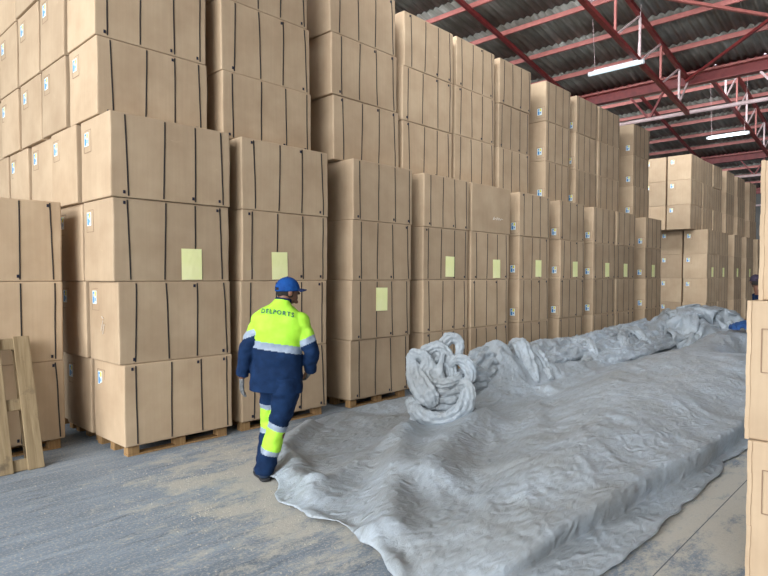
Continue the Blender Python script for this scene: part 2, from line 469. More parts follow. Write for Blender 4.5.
UP = [
 (2.21, 3.34, 5.74, (-0.022, -0.004), True), (3.52, 4.74, 5.72, (-0.030, -0.006), False), (5.12, 6.36, 5.72, (-0.045, -0.006), False),
 (6.44, 7.62, 5.74, (0.012, -0.010), True), (7.74, 8.86, 5.76, (0.004, 0), False), (9.03, 10.08, 5.76, (0.004, 0), False),
 (10.70, 11.73, 5.76, (0, 0), True), (12.02, 13.03, 5.76, (0, 0), True), (13.11, 14.28, 5.76, (0.004, 0), False), (15.18, 16.26, 5.76, (0.006, 0), True)]
ULAY = ['lowest upper layer', 'middle upper layer', 'topmost layer']
for si, (x0, x1, yf, ln, stk) in enumerate(UP):
    z1s = [.935, .935, 1.06, .97][si] if si < 4 else 1.0
    for k in range(3):
        lab = f'brown strapped carton, {ULAY[k]}, {ORD[si]} stack of the raised tier'
        e = carton(x0 + R.uniform(-.012, .012), x1 + R.uniform(-.012, .012), yf + R.uniform(-.012, .012), ZU + k * H + (H * (z1s - 1) if k else 0), lab,
               'cartons in the raised upper tier', (0, 0), stk, None, 2 if si < 6 else 0, R.uniform(-.008, .008), zs=z1s if k == 0 else 1.0)
        e.location.x += ln[0] * k * H; e.location.y += ln[1] * k * H; e.rotation_euler = (0, 0, e.rotation_euler.z)
# rows running back from the first stack, only their pale sides show
for r in range(1, 7):
    yy = 5.52 + 0.765 * r
    for k in range(4):
        if r > 1 and k < 3: continue
        carton(2.32 - .028 * k + R.uniform(-.015, .015), 3.42, yy + R.uniform(-.01, .01) , PH + k * H if k < 3 or r < 1 else PH + 3 * H,
               f'pale-sided carton, {LAY[k]}, {ORD[r]} row back at left end', 'cartons along the left end of the block',
               (-0.006, 0), True, None, 0)
    for k in range(3):
        if r < 6 or k < 3:
            e = carton(2.20 + R.uniform(-.015, .015), 3.36, 5.74 + 0.765 * r + R.uniform(-.01, .01), ZU + k * H - (.05 if k else 0),
                   f'pale-sided carton, {ULAY[k]}, {ORD[r]} row back at left end', 'cartons along the left end of the block',
                   (0, 0), True, None, 0)
            e.location.x -= 0.025 * k * H
            if k == 0: e.scale.z = .935
for r in range(2, 7):     # what carries those rows
    for k in range(3):
        carton(2.36, 3.42, 5.52 + 0.765 * r, PH + k * H, f'shaded carton, {LAY[k]}, {ORD[r]} row back behind the low left stack',
               'shaded cartons behind the low left stack', (-0.02, 0), False, None, 0)
# second row added to block light behind the gaps between stacks
for si in range(1, 10):
    x0, x1 = LOW[si][0], LOW[si][1]
    for k in range(7):
        carton(x0, min(x1 + .10, LOW[si + 1][0] - .02 if si < 9 else 99), 6.5, PH + k * H, f'light-blocking carton added behind the {ORD[si]} stack, {ORD[k]} from the floor',
               'added light-blocking cartons in the second row', (0, 0), False, None, 0, 0, straps=False)
for si in range(1, 10):
    pallet_under(LOW[si][0] + .03, LOW[si][1] - .03, 6.53, .66, f'shaded wooden pallet in the second row, behind the {ORD[si]} stack', 'pallets of the second row')
for r in range(1, 7):
    pallet_under(2.4, 3.38, 5.55 + .765 * r, .66, f'shaded wooden pallet under the {ORD[r]} row back at the left end', 'pallets of the left end rows')
# low stack at the far left
for k in range(3):
    carton(0.93 + R.uniform(-.01, .01), 2.07, 6.31, PH + k * H, f'brown strapped carton, {["bottom", "middle", "top"][k]} of the low three-carton stack at the left edge',
           'cartons of the low left stack', (0.0, 0), False, None, 2)
pallet_under(0.96, 2.05, 6.36, 0.7, 'wooden pallet under the low stack at the left edge', 'pallets under the front row')
# far block past the cross aisle
FAR = [(20.65, 21.86), (21.98, 23.2), (23.98, 25.0), (25.75, 26.85), (27.6, 28.7), (29.4, 30.5)]
FARU = [(20.12, 21.3), (21.4, 22.5), (22.58, 23.66), (24.2, 25.28), (25.88, 27.0), (27.78, 28.9)]
for si, (x0, x1) in enumerate(FAR):
    for k in range(4):
        carton(x0, x1, 5.5 + R.uniform(-.02, .02), PH + k * H, f'distant carton, {LAY[k]}, {ORD[si]} stack of the block beyond the cross aisle',
               'cartons in the far block', (0, 0), True, (0, 0.2) if k == 2 else None, 0)
for si, (x0, x1) in enumerate(FARU):
    for k in range(3):
        carton(x0, x1, 5.86 + R.uniform(-.02, .02), ZU + k * H, f'distant carton, {ULAY[k]}, {ORD[si]} stack of the far block',
               'cartons in the far block', (0, 0), True, None, 0)
for si, (x0, x1) in enumerate(FAR):
    pallet_under(x0 + .03, x1 - .03, 5.53, .66, f'wooden pallet under the {ORD[si]} stack of the block beyond the cross aisle', 'pallets of the far block')
for r in (1, 2):
    pallet_under(20.68, 21.77, 5.53 + .74 * r, .66, f'wooden pallet under the {ORD[r]} row back of the far block', 'pallets of the far block')
    for k in range(4):
        carton(20.65, 21.8, 5.5 + .74 * r, PH + k * H, f'distant pale-sided carton, {LAY[k]}, {ORD[r]} row back in far block',
               'cartons in the far block', (0, 0), True, None, 0)
    for k in range(3):
        carton(20.12, 21.2, 5.86 + .74 * r, ZU + k * H, f'distant pale-sided carton, {ULAY[k]}, {ORD[r]} row back in far block',
               'cartons in the far block', (0, 0), True, None, 0)
# three cartons close by at the right edge
RX = 3.60
for k, (xo, yo, tl) in enumerate(((-0.02, 0.0, 0.0), (0.0, 0.02, 0.0), (0.05, -0.02, 0.0))):
    e = carton(RX + xo, RX + xo + 1.12, 0.74 - D + yo, PH + k * 0.735, f'close-up pale carton at the right edge, {["lowest", "middle", "uppermost"][k]} of three',
               'close cartons at the right edge', (0, 0), False, None, 0, 0, seed=k + 1, zs=0.735 / H)
    fr = MB()
    # raw corrugated flap edge along the corner
    for j in range(13):
        fr.box((-L / 2 - 0.004 - 0.0012 * math.sin(j * 2.1), D / 2 - 0.012 + .002 * math.sin(j * 1.3), 0.03 + j * 0.0595), (0.010, 0.020, 0.0594), 0)
    fr.build('flap_edge', CARD, e)
    pf = MB()
    for cy, cz, dy, dz in ((.30, .50, .004, .24), (.10, .62, .40, .004), (.10, .38, .40, .004), (-.10, .50, .004, .24)):
        pf.box((-L / 2 - .0075, cy - .02, cz), (.003, dy, dz))
    pf.build('printed_frame', INK, e)
pallet_under(RX + .03, RX + 1.1, 0.06, 0.66, 'wooden pallet under the close cartons at the right edge', 'pallets under the front row')

# weathered pallet leaning on the low left stack
def leaning_pallet():
    e = link('wooden_pallet', None, None, (1.01, 5.80, 0.0))
    tag(e, 'weathered grey-brown wooden pallet stood on end, leaning on the low left stack', 'pallet')
    th = math.atan2(0.34, 1.2)
    e.rotation_euler = (-th, 0, 0.03)
    for k, x in enumerate((-0.42, -0.12, 0.14, 0.41, 0.66)):
        MB().box((x, 0, 0.60), (0.145 if k % 2 else 0.13, 0.02, 1.20)).build('deck_board', OLDWOOD, e, rot=(0, R.uniform(-.012, .012), 0), bev=0.003)
    for z in (0.06, 0.59, 1.14):
        MB().box((0.12, 0.022, z), (1.22, 0.018, 0.10)).build('stringer_board', OLDWOOD, e, bev=0.003)
        for x in (-0.42, 0.12, 0.66):
            MB().box((x, 0.072, z), (0.13, 0.078, 0.10)).build('spacer_block', OLDWOOD, e, bev=0.003)
    for x in (-0.42, 0.12, 0.66):
        MB().box((x, 0.121, 0.60), (0.10, 0.018, 1.18)).build('base_board', OLDWOOD, e, bev=0.003)
    return e
leaning_pallet()

# ------------------------------------------------------------------ floor and debris
fl = MB(); fl.box((16, 3, -0.05), (60, 32, 0.1)); tag(fl.build('floor', FLOOR), kind='structure')
jt = MB()
for x in (-2.2, 8.3): jt.box((x, 3, 0.0006), (0.012, 32, 0.002))
for y in (-1.4, 1.17): jt.box((16, y, 0.0006), (60, 0.006, 0.002))
tag(jt.build('trim_1', new_mat('joint', srgb(96, 102, 108), 0.9)[0]), kind='structure')
def debris():
    rr = random.Random(3); v = []; f = []
    for i in range(7000):
        for _ in range(30):
            x = rr.gauss(3.1, 1.0); y = rr.gauss(4.1, 1.1)
            if 1.6 < y < 5.6 and 0.9 < x < 6 and mnoise.noise(Vector((x * 1.6, y * 1.6, 3))) > rr.uniform(-.45, .35): break
        s = 0.002 + 0.0055 * rr.random() ** 4; a = rr.random() * 6
        c, d = math.cos(a) * s, math.sin(a) * s; n = len(v); h = s * rr.uniform(.4, .9)
        v += [(x + c, y + d, 0), (x - d, y + c, 0), (x - c, y - d, 0), (x + d, y - c, 0), (x + c * .4, y + d * .4, h), (x - c * .5, y - d * .3, h)]
        f += [(n, n + 1, n + 4), (n + 1, n + 2, n + 5), (n + 1, n + 5, n + 4), (n + 2, n + 3, n + 5), (n + 3, n, n + 4), (n + 3, n + 4, n + 5)]
    me = mesh_of('crumbs', v, f, mat_noisy('pale_crumbs', srgb(158, 152, 140), srgb(182, 175, 162), 40, 0.9, bs=0))
    o = link('spilled_crumbs', me)
    tag(o, 'pale crumbs and dust scattered on the concrete around the worker', 'debris', kind='stuff')
debris()

# ------------------------------------------------------------------ lofts and people
def catmull(P, n):
    out = []
    for i in range(len(P) - 1):
        p0 = P[max(i - 1, 0)]; p1 = P[i]; p2 = P[i + 1]; p3 = P[min(i + 2, len(P) - 1)]
        for k in range(n):
            t = k / n; row = []
            for a, b, c, d in zip(p0, p1, p2, p3):
                row.append(0.5 * (2 * b + (c - a) * t + (2 * a - 5 * b + 4 * c - d) * t * t + (3 * b - a - 3 * c + d) * t ** 3))
            out.append(tuple(row))
    out.append(tuple(P[-1])); return out

def loft(P, n=6, seg=28, side=(1, 0, 0), midx=None, wr=0.0, wf=9.0, seed=0, power=2.0, cap=True, facing=None, pleat=0.0, pn=7):
    """P rows: x,y,z,rx,ry[,matpos]; rings perpendicular to the path; returns verts, faces, idx"""
    Q = catmull(P, n); v = []; f = []; idx = []
    S = Vector(side)
    for i, q in enumerate(Q):
        c = Vector(q[:3]); a = Vector(Q[max(i - 1, 0)][:3]); b = Vector(Q[min(i + 1, len(Q) - 1)][:3])
        t = (b - a).normalized()
        if facing: S = t.cross(Vector(facing))
        u = (S - t * S.dot(t)).normalized(); w = t.cross(u)
        for k in range(seg):
            an = 2 * PI * k / seg; ca, sa = math.cos(an), math.sin(an)
            ca = math.copysign(abs(ca) ** (2 / power), ca); sa = math.copysign(abs(sa) ** (2 / power), sa)
            r = 1.0
            if pleat:
                wv = mnoise.noise(c * 2.3 + Vector((seed, 0, 0))) * 3.0 + mnoise.noise(c * 7 + Vector((0, seed, 0))) * .8
                r = 1 - pleat * (1 - abs(math.cos(pn * an / 2 + wv))) ** 1.6 * (1.1 + mnoise.noise(Vector((an * 2, i * .15, seed))))
            p = c + u * (ca * q[3] * r) + w * (sa * q[4] * r)
            if wr:
                d = mnoise.noise(Vector((p.x * wf, p.y * wf, p.z * wf * 1.6 + seed))) + .6 * mnoise.noise(Vector((p.x * wf * 2.2, p.y * wf * 2.2, p.z * wf * 2.6 + seed)))
                p += (p - c).normalized() * wr * d
            v.append(p)
        if i:
            for k in range(seg):
                f.append(((i - 1) * seg + k, (i - 1) * seg + (k + 1) % seg, i * seg + (k + 1) % seg, i * seg + k))
                idx.append(midx(i / (len(Q) - 1)) if midx else 0)
    if cap:
        for base, rev in ((0, True), ((len(Q) - 1) * seg, False)):
            n0 = len(v); c = sum((Vector(v[base + k]) for k in range(seg)), Vector()) / seg; v.append(c)
            for k in range(seg):
                a, b = base + k, base + (k + 1) % seg
                f.append((b, a, n0) if rev else (a, b, n0)); idx.append(idx[0] if rev else idx[-1])
    return v, f, idx

def ellip(c, r, rot=None, n=20, m=14):
    v = []; f = []; M = rot or Matrix.Identity(3)
    for i in range(m + 1):
        th = PI * i / m
        for k in range(n):
            ph = 2 * PI * k / n
            v.append(Vector(c) + M @ Vector((r[0] * math.sin(th) * math.cos(ph), r[1] * math.sin(th) * math.sin(ph), r[2] * math.cos(th))))
    for i in range(m):
        for k in range(n):
            f.append((i * n + k, (i + 1) * n + k, (i + 1) * n + (k + 1) % n, i * n + (k + 1) % n))
    return v, f, [0] * len(f)

def join(parts):
    V = []; Fc = []; I = []
    for v, f, i in parts:
        n = len(V); V += [tuple(x) for x in v]; Fc += [tuple(n + k for k in q) for q in f]; I += i
    return V, Fc, I

def fuse(name, parts, mats, parent, voxel=0.008, smooth=2, rule=None):
    """one continuous surface grown from overlapping lofts; colours come from the nearest source face"""
    V, Fc, I = join(parts)
    me = mesh_of(name + '_src', V, Fc, mats, I)
    o = bpy.data.objects.new('tmp', me); COL.objects.link(o)
    md = o.modifiers.new('r', 'REMESH'); md.mode = 'VOXEL'; md.voxel_size = voxel
    ms = o.modifiers.new('s', 'SMOOTH'); ms.iterations = smooth; ms.factor = 0.5
    dg = bpy.context.evaluated_depsgraph_get(); dg.update()
    nm = bpy.data.meshes.new_from_object(o.evaluated_get(dg))
    bpy.data.objects.remove(o)
    nm.name = name
    nm.materials.clear()
    for m in mats: nm.materials.append(m)
    tree = BVHTree.FromPolygons([Vector(v) for v in V], Fc)
    for p in nm.polygons:
        c = p.center; h = tree.find_nearest(c)
        mi = I[h[2]] if h[2] is not None else 0
        if rule: mi = rule(c, mi)
        p.material_index = mi; p.use_smooth = True
    return link(name, nm, parent)

def hand_parts(w, d, up, s=1.0, curl=0.5, mirror=1):
    """palm and five bent fingers; w wrist point, d pointing direction, up = palm normal"""
    d = Vector(d).normalized(); up = (Vector(up) - d * Vector(up).dot(d)).normalized(); sd = d.cross(up) * mirror
    w = Vector(w); out = []
    a = w; b = w + d * 0.085 * s
    out.append(loft([(*a, .026 * s, .018 * s), (*(w + d * .04 * s), .036 * s, .016 * s), (*b, .040 * s, .013 * s)], 4, 14, side=tuple(sd)))
    for k, (o, ln) in enumerate(((-.031, .060), (-.011, .072), (.010, .078), (.031, .070))):
        p = w + d * .078 * s + sd * o * s
        q = [p]; dr = d.copy()
        for j, fr in enumerate((.45, .32, .23)):
            an = curl * (0.6 + .5 * j); dr = (dr * math.cos(an) + up * math.sin(an)).normalized()
            q.append(q[-1] + dr * ln * fr * s)
        rr = (.0095, .009, .0085, .007)
        out.append(loft([(*x, r * s, r * s) for x, r in zip(q, rr)], 3, 10, side=tuple(sd)))
    t0 = w + d * .025 * s + sd * .028 * s
    t1 = t0 + (d * .6 + sd * .7 + up * .25).normalized() * .035 * s
    t2 = t1 + (d * .9 + sd * .15 + up * .4).normalized() * .030 * s
    t3 = t2 + (d * .9 - sd * .1 + up * .5).normalized() * .024 * s
    out.append(loft([(*t0, .014 * s, .013 * s), (*t1, .011 * s, .011 * s), (*t2, .010 * s, .010 * s), (*t3, .007 * s, .007 * s)], 3, 10, side=tuple(up)))
    return out

def head_parts(hc, rz):
    """skull with jaw, ears, nose, lips and eyes; face along local +y turned by rz"""
    M = Matrix.Rotation(rz, 3, 'Z'); c = Vector(hc)
    def T(x, y, z): return c + M @ Vector((x, y, z))
    ps = [ellip(c, (.074, .092, .100), M), ellip(T(0, .028, -.048), (.056, .062, .066), M),
          ellip(T(0, .088, -.012), (.013, .020, .026), M), ellip(T(0, .104, -.026), (.017, .013, .011), M),
          ellip(T(0, .082, -.060), (.025, .012, .007), M), ellip(T(0, .080, -.070), (.022, .012, .007), M),
          ellip(T(0, .078, -.098), (.024, .018, .016), M), ellip(T(0, .082, .022), (.052, .014, .010), M)]
    for s in (-1, 1):
        ps.append(ellip(T(s * .077, -.004, -.016), (.010, .020, .033), M @ Matrix.Rotation(s * -.3, 3, 'Z'), 12, 8))
        ps.append(ellip(T(s * .031, .078, .004), (.014, .012, .010), M))
    return ps, T, M

def worker_main():
    # local frame: +x to the photo's right, +y away, +z up, origin on the floor between the feet
    root = link('person', None, None, (2.93, 4.13, 0.0), (0, 0, math.radians(-46.6)))
    tag(root, 'person seen from behind in navy and yellow hi-vis workwear and blue cap, walking', 'person')
    hx, hy, hz = 0.172, 0.05, 1.585
    hrot = math.radians(-58)
    HP, T, M = head_parts((hx, hy, hz), hrot)
    neck = loft([(.135, .0, 1.42, .058, .058), (.150, .02, 1.50, .054, .056), (.160, .04, 1.56, .055, .058)], 4, 18)
    torso = loft([(.095, .02, .82, .125, .09), (.09, .02, .95, .13, .09), (.10, .0, 1.12, .125, .085), (.11, .0, 1.28, .155, .095), (.125, .0, 1.38, .15, .08), (.135, .0, 1.44, .07, .06)], 5, 24)
    Ls = (-.065, 0.0, 1.34); Le = (-.158, -.01, 1.09); Lw = (-.215, .03, .845)
    Rs = (.315, .0, 1.34); Re = (.378, .0, 1.08); Rw = (.352, .13, .885)
    def limb(a, b, c, r):
        return loft([(*a, r[0], r[0]), (*[(p + q) / 2 for p, q in zip(a, b)], r[1], r[1]), (*b, r[2], r[2]),
                     (*[(p + q) / 2 for p, q in zip(b, c)], r[3], r[3]), (*c, r[4], r[4])], 4, 16)
    arms = [limb(Ls, Le, Lw, (.05, .045, .038, .036, .027)), limb(Rs, Re, Rw, (.05, .045, .038, .036, .027))]
    legs = [limb((.165, .0, .85), (.12, .05, .46), (.0, -.03, .10), (.085, .07, .055, .052, .038)),
            limb((.035, .05, .85), (.0, .17, .46), (-.03, .10, .10), (.085, .07, .055, .052, .038))]
    lh = hand_parts(Lw, (-.02, .03, -1), (.9, .5, 0), 1.0, .35, -1)
    rh = hand_parts(Rw, (-.35, .8, -.5), (-.8, .5, 0), 1.0, .35, 1)
    feet = [loft([(.0, -.03, .12, .038, .038), (-.005, .0, .05, .038, .034), (-.05, .10, .035, .038, .026), (-.075, .15, .03, .028, .02)], 4, 14),
            loft([(-.03, .10, .12, .038, .038), (-.035, .13, .05, .038, .034), (-.06, .22, .035, .038, .026), (-.08, .28, .03, .028, .02)], 4, 14)]
    fuse('body', HP + [neck, torso] + arms + legs + lh + rh + feet, [SKIN], root, 0.0055, 2)
    # hair: close-cropped, below the cap
    hv, hf, hi = ellip(Vector((hx, hy, hz + .004)), (.0775, .0955, .102), M, 28, 20)
    keep = [q for q in hf if all((M.inverted() @ (Vector(hv[k]) - Vector((hx, hy, hz)))).y < .035 + .3 * (hv[k][2] - hz) and hv[k][2] > hz - .062 for k in q)]
    bmh = mesh_of('hair', hv, keep, HAIR, None, True); ho = link('hair', bmh, root)
    # ---- jacket, fused from torso and sleeves
    def tm(t): return 0
    JT = [(.072, .03, .735, .222, .145), (.076, .03, .80, .222, .145), (.082, .02, .90, .216, .140), (.09, .01, 1.02, .208, .135), (.10, .0, 1.16, .206, .135),
          (.112, .0, 1.27, .222, .138), (.118, -.005, 1.35, .212, .122), (.130, .0, 1.42, .155, .096), (.138, .0, 1.475, .088, .074), (.142, .005, 1.505, .066, .064)]
    tor = loft(JT, 7, 40, wr=.011, wf=7.0, power=2.3)
    def sleeve(a, b, c, seed):
        m1 = [(p * .5 + q * .5) for p, q in zip(a, b)]; m2 = [(p * .5 + q * .5) for p, q in zip(b, c)]
        return loft([(*a, .088, .090), (*m1, .082, .082), (*b, .068, .066), (*m2, .060, .058), (*c, .052, .050)], 9, 26, wr=.011, wf=11, seed=seed)
    A1 = Vector(Ls) + Vector((.045, 0, .0)); A2 = Vector(Rs) + Vector((-.05, 0, .0))
    Lc = Vector(Lw) + Vector((.0, 0, .02)); Rc = Vector(Rw) + Vector((0, 0, .01))
    sl = sleeve(A1, Le, Lc, 3); sr = sleeve(A2, Re, Rc, 8)
    sh = ellip((-.035, 0, 1.335), (.095, .09, .085)); sh2 = ellip((.275, 0, 1.325), (.095, .09, .085))
    parts = [tor, sl, sr, sh, sh2]
    marks = []
    for i, p in enumerate(parts): p[2][:] = [i] * len(p[1])
    def jr(c, src):
        x, y, z = c
        if src in (1,):
            d = z - (1.222 + .35 * (x + .15)); band = .028
        elif src in (2,):
            d = z - (1.178 + .45 * (x - .37)); band = .029
        else:
            d = z - (1.122 - .13 * (x - .1) - .10 * max(0, x - .2)); band = .032
        if src in (3, 4): return 1
        return 1 if d > band else (2 if d > -band else 0)
    jk = fuse('jacket', parts, [NAVY, HIVIS, SILVER], root, 0.0075, 4, jr)
    jk['label'] = 'navy jacket with yellow upper and silver bands'
    col = fuse('collar', [loft([(.137, .0, 1.452, .082, .074), (.142, .004, 1.485, .071, .068), (.147, .008, 1.522, .068, .066)], 5, 24)], [NAVY], root, .007, 1)
    # ---- trousers
    def tr(pts, seed): return loft(pts, 8, 28, wr=.014, wf=9, seed=seed)
    rleg = tr([(.150, .0, .86, .125, .12), (.150, .0, .74, .124, .12), (.13, .02, .58, .098, .10), (.09, .05, .46, .088, .09), (.055, .03, .33, .084, .084),
               (.015, .0, .20, .080, .080), (-.012, -.02, .10, .082, .088), (-.018, -.02, .055, .078, .088)], 1)
    lleg = tr([(.035, .05, .86, .10, .11), (.02, .07, .74, .098, .11), (.0, .12, .60, .082, .095), (-.01, .16, .46, .078, .085), (-.02, .14, .33, .074, .08),
               (-.03, .10, .20, .074, .08), (-.035, .08, .10, .076, .08), (-.035, .08, .06, .074, .08)], 5)
    hip = ellip((.095, .02, .84), (.175, .13, .13))
    tp = [rleg, lleg, hip]
    for i, p in enumerate(tp): p[2][:] = [i] * len(p[1])
    def trule(c, src):
        x, y, z = c
        if src == 0:
            d = z + .35 * (x - .06)
            if .415 < d < .468 or .196 < d < .238: return 2
            return 1 if .238 <= d <= .415 else 0
        if src == 1:
            d = z + .1 * x
            if .575 < d < .62 or .36 < d < .40: return 2
            return 1 if .40 <= d <= .575 else 0
        return 0
    tro = fuse('trousers', tp, [NAVY, HIVIS, SILVER], root, 0.0075, 2, trule)
    tro['label'] = 'navy trousers with yellow and silver knee bands'
    # ---- boots
    def boot(ax, ay, dx, dy):
        d = Vector((dx, dy, 0)).normalized()
        def P(s, z, a, b): return (ax + d.x * s, ay + d.y * s, z, a, b)
        up = loft([P(-.02, .125, .046, .046), P(-.018, .09, .048, .052), P(.02, .062, .050, .058), P(.09, .05, .050, .040), P(.16, .045, .048, .032), P(.205, .04, .03, .022)], 5, 18, side=(d.y, -d.x, 0))
        b = fuse('boot', [up, ellip((ax - d.x * .02, ay - d.y * .02, .055), (.05, .05, .05))], [BOOT], root, .006, 2)
        so = loft([P(-.075, .014, .03, .014), P(-.05, .014, .046, .014), P(.03, .014, .042, .014), P(.12, .014, .052, .014), P(.19, .014, .042, .014), P(.215, .014, .02, .012)], 5, 16, side=(d.y, -d.x, 0), power=4)
        link('sole', mesh_of('sole', so[0], so[1], SOLE, None, True), b)
    boot(-.020, -.03, -.45, .85); boot(-.035, .08, -.4, .9)
    # ---- gloves
    g1 = fuse('glove', [(*[list(x) for x in q],) for q in hand_parts(Lw, (-.02, .03, -1), (.9, .5, 0), 1.14, .35, -1)], [GLOVE], root, .005, 1)
    g2 = fuse('glove', [(*[list(x) for x in q],) for q in hand_parts(Rw, (-.35, .8, -.5), (-.8, .5, 0), 1.14, .35, 1)], [GLOVE], root, .005, 1)
    make_cap(root, (hx, hy, hz), M, CAPB, CAPD)
    # ---- lettering on the back: laid onto the jacket surface
    cu = bpy.data.curves.new('lettering', 'FONT'); cu.body = 'DELPORTS'; cu.size = .049; cu.align_x = 'CENTER'; cu.space_character = 1.32
    cu.offset = 0.0012; cu.resolution_u = 3
    to = bpy.data.objects.new('tmp', cu); COL.objects.link(to)
    dg = bpy.context.evaluated_depsgraph_get(); dg.update()
    tm_ = bpy.data.meshes.new_from_object(to.evaluated_get(dg)); bpy.data.objects.remove(to)
    bm = bmesh.new(); bm.from_mesh(tm_)
    bmesh.ops.triangulate(bm, faces=bm.faces)
    bmesh.ops.subdivide_edges(bm, edges=[e for e in bm.edges if e.calc_length() > .006], cuts=3)
    jt_ = BVHTree.FromPolygons([v.co.copy() for v in jk.data.vertices], [tuple(p.vertices) for p in jk.data.polygons])
    for v in bm.verts:
        x = v.co.x * .95 + .112; z = 1.398 + v.co.y - .12 * (x - .10) - .5 * (x - .10) ** 2
        h = jt_.ray_cast(Vector((x, -1, z)), Vector((0, 1, 0)))
        v.co = Vector((x, (h[0].y if h[0] else -.1) - .010, z))
    me = bpy.data.meshes.new('lettering'); bm.to_mesh(me); bm.free(); me.materials.clear(); me.materials.append(LETTER)
    link('lettering', me, jk)
    return root

def make_cap(root, hc, M, mat, dark):
    c = Vector(hc) + Vector((0, 0, .012))
    v = []; f = []; n = 40; m = 16
    rx, ry, rzz = .084, .103, .100
    for i in range(m + 1):
        th = (PI / 2 + .16) * i / m
        for k in range(n):
            ph = 2 * PI * k / n
            crease = 1 + .006 * math.cos(6 * ph) * math.sin(th)
            v.append(c + M @ Vector((rx * crease * math.sin(th) * math.cos(ph), ry * crease * math.sin(th) * math.sin(ph), rzz * math.cos(th))))
    for i in range(m):
        for k in range(n):
            ph = 2 * PI * (k + .5) / n - 1.5 * PI   # back is -y
            th = i / m
            if abs(ph) < .42 and .76 < th < .90: continue    # half-moon opening above the adjuster strap
            f.append((i * n + k, (i + 1) * n + k, (i + 1) * n + (k + 1) % n, i * n + (k + 1) % n))
    me = mesh_of('cap', v, f, mat, None, True); co = link('cap', me, root)
    s = co.modifiers.new('s', 'SOLIDIFY'); s.thickness = .004; s.offset = 1
    # brim
    v = []; f = []; a = 16; b = 8
    for j in range(b + 1):
        for i in range(a + 1):
            ph = PI / 2 + (i / a - .5) * 1.9
            r = j / b; ext = .070 * r * (math.sin(PI * (i / a * .9 + .05))) ** .5
            bx = rx * 1.0 * math.cos(ph); by = ry * math.sin(ph)
            v.append(c + M @ Vector((bx * (1 + .05 * r), by + ext, .002 - .012 * r - 5.0 * (bx ** 2) * (.35 + .3 * r))))
    for j in range(b):
        for i in range(a):
            q = j * (a + 1) + i; f.append((q, q + 1, q + a + 2, q + a + 1))
    br = link('brim', mesh_of('brim', v, f, dark, None, True), co)
    s = br.modifiers.new('s', 'SOLIDIFY'); s.thickness = .006
    link('top_button', mesh_of('top_button', *ellip(c + Vector((0, 0, rzz + .003)), (.008, .008, .005), None, 10, 6)[:2], mat, None, True), co)
    return co
worker_main()

def worker_far():
    """second person, mostly behind the close cartons: bends forward over the far end of the tarpaulin"""
    root = link('person', None, None, (FW[0], FW[1], 0.03), (0, 0, math.radians(-46.6)))
    tag(root, 'distant person with dark cap, mostly hidden behind the close cartons at the right edge', 'person')
    hx, hy, hz = -.02, 0, 1.60
    HP, T, M = head_parts((hx, hy, hz), math.radians(-10))
    def lb(a, b, c, r): return loft([(*a, r, r), (*b, r * .85, r * .85), (*c, r * .6, r * .6)], 6, 16)
    S1 = (.10, -.18, 1.36); S2 = (.12, .18, 1.36)
    parts = HP + [loft([(.04, 0, 1.36, .06, .06), (.0, 0, 1.52, .055, .055)], 4, 16), loft([(.22, 0, .86, .10, .15), (.2, 0, 1.1, .10, .15), (.12, 0, 1.34, .10, .17), (.08, 0, 1.43, .06, .08)], 5, 22),
        lb(S1, (.10, -.24, 1.08), (.02, -.2, .86), .045), lb(S2, (.16, .24, 1.08), (.1, .2, .86), .045),
        lb((.22, -.09, .86), (.16, -.1, .46), (.24, -.1, .08), .085), lb((.24, .09, .86), (.26, .1, .46), (.34, .1, .08), .085)]
    parts += hand_parts((.02, -.2, .86), (-.3, 0, -.9), (0, 1, 0)) + hand_parts((.1, .2, .86), (-.3, 0, -.9), (0, -1, 0))
    fuse('body', parts, [SKIN], root, .008, 2)
    hv, hf, hi = ellip(Vector((hx, hy, hz + .002)), (.079, .097, .103), M, 24, 16)
    hf = [q for q in hf if all((M.inverted() @ (Vector(hv[k]) - Vector((hx, hy, hz)))).y < .03 and hv[k][2] > hz - .075 for k in q)]
    link('hair', mesh_of('hair', hv, hf, HAIR, None, True), root)
    jp = [loft([(.22, 0, .74, .14, .19), (.22, 0, .9, .135, .185), (.2, 0, 1.1, .13, .18), (.13, 0, 1.32, .125, .2), (.09, 0, 1.42, .08, .1), (.05, 0, 1.48, .065, .068)], 6, 26, wr=.01),
          lb(S1, (.10, -.24, 1.08), (.03, -.2, .89), .075), lb(S2, (.16, .24, 1.08), (.11, .2, .89), .075)]
    fuse('jacket', jp, [NAVY], root, .01, 2)
    fuse('trousers', [lb((.22, -.09, .9), (.16, -.1, .46), (.24, -.1, .06), .12), lb((.24, .09, .9), (.26, .1, .46), (.34, .1, .06), .12)], [NAVY], root, .01, 2)
    for x, y in ((.24, -.1), (.34, .1)):
        fuse('boot', [loft([(x + .03, y, .12, .05, .05), (x, y, .05, .055, .045), (x - .10, y, .04, .045, .035), (x - .17, y, .035, .03, .025)], 5, 16, side=(0, 1, 0))], [BOOT], root, .008, 1)
    make_cap(root, (hx, hy, hz), M, DKCAP, DKCAP)
FW = (9.43, 4.97)
FW = (12.26, 2.45)
worker_far()

# ------------------------------------------------------------------ tarpaulin
def sstep(x): x = np.clip(x, 0, 1); return x * x * (3 - 2 * x)
def seg_ridge(X, Y, pts, w, h):
    """soft ridge along a polyline"""
    best = np.full(X.shape, 1e9)
    for (a, b) in zip(pts, pts[1:]):
        ax, ay = a; dx, dy = b[0] - ax, b[1] - ay; L2 = dx * dx + dy * dy
        t = np.clip(((X - ax) * dx + (Y - ay) * dy) / L2, 0, 1)
        best = np.minimum(best, np.hypot(X - ax - t * dx, Y - ay - t * dy))
    return h * np.exp(-(best / w) ** 2)

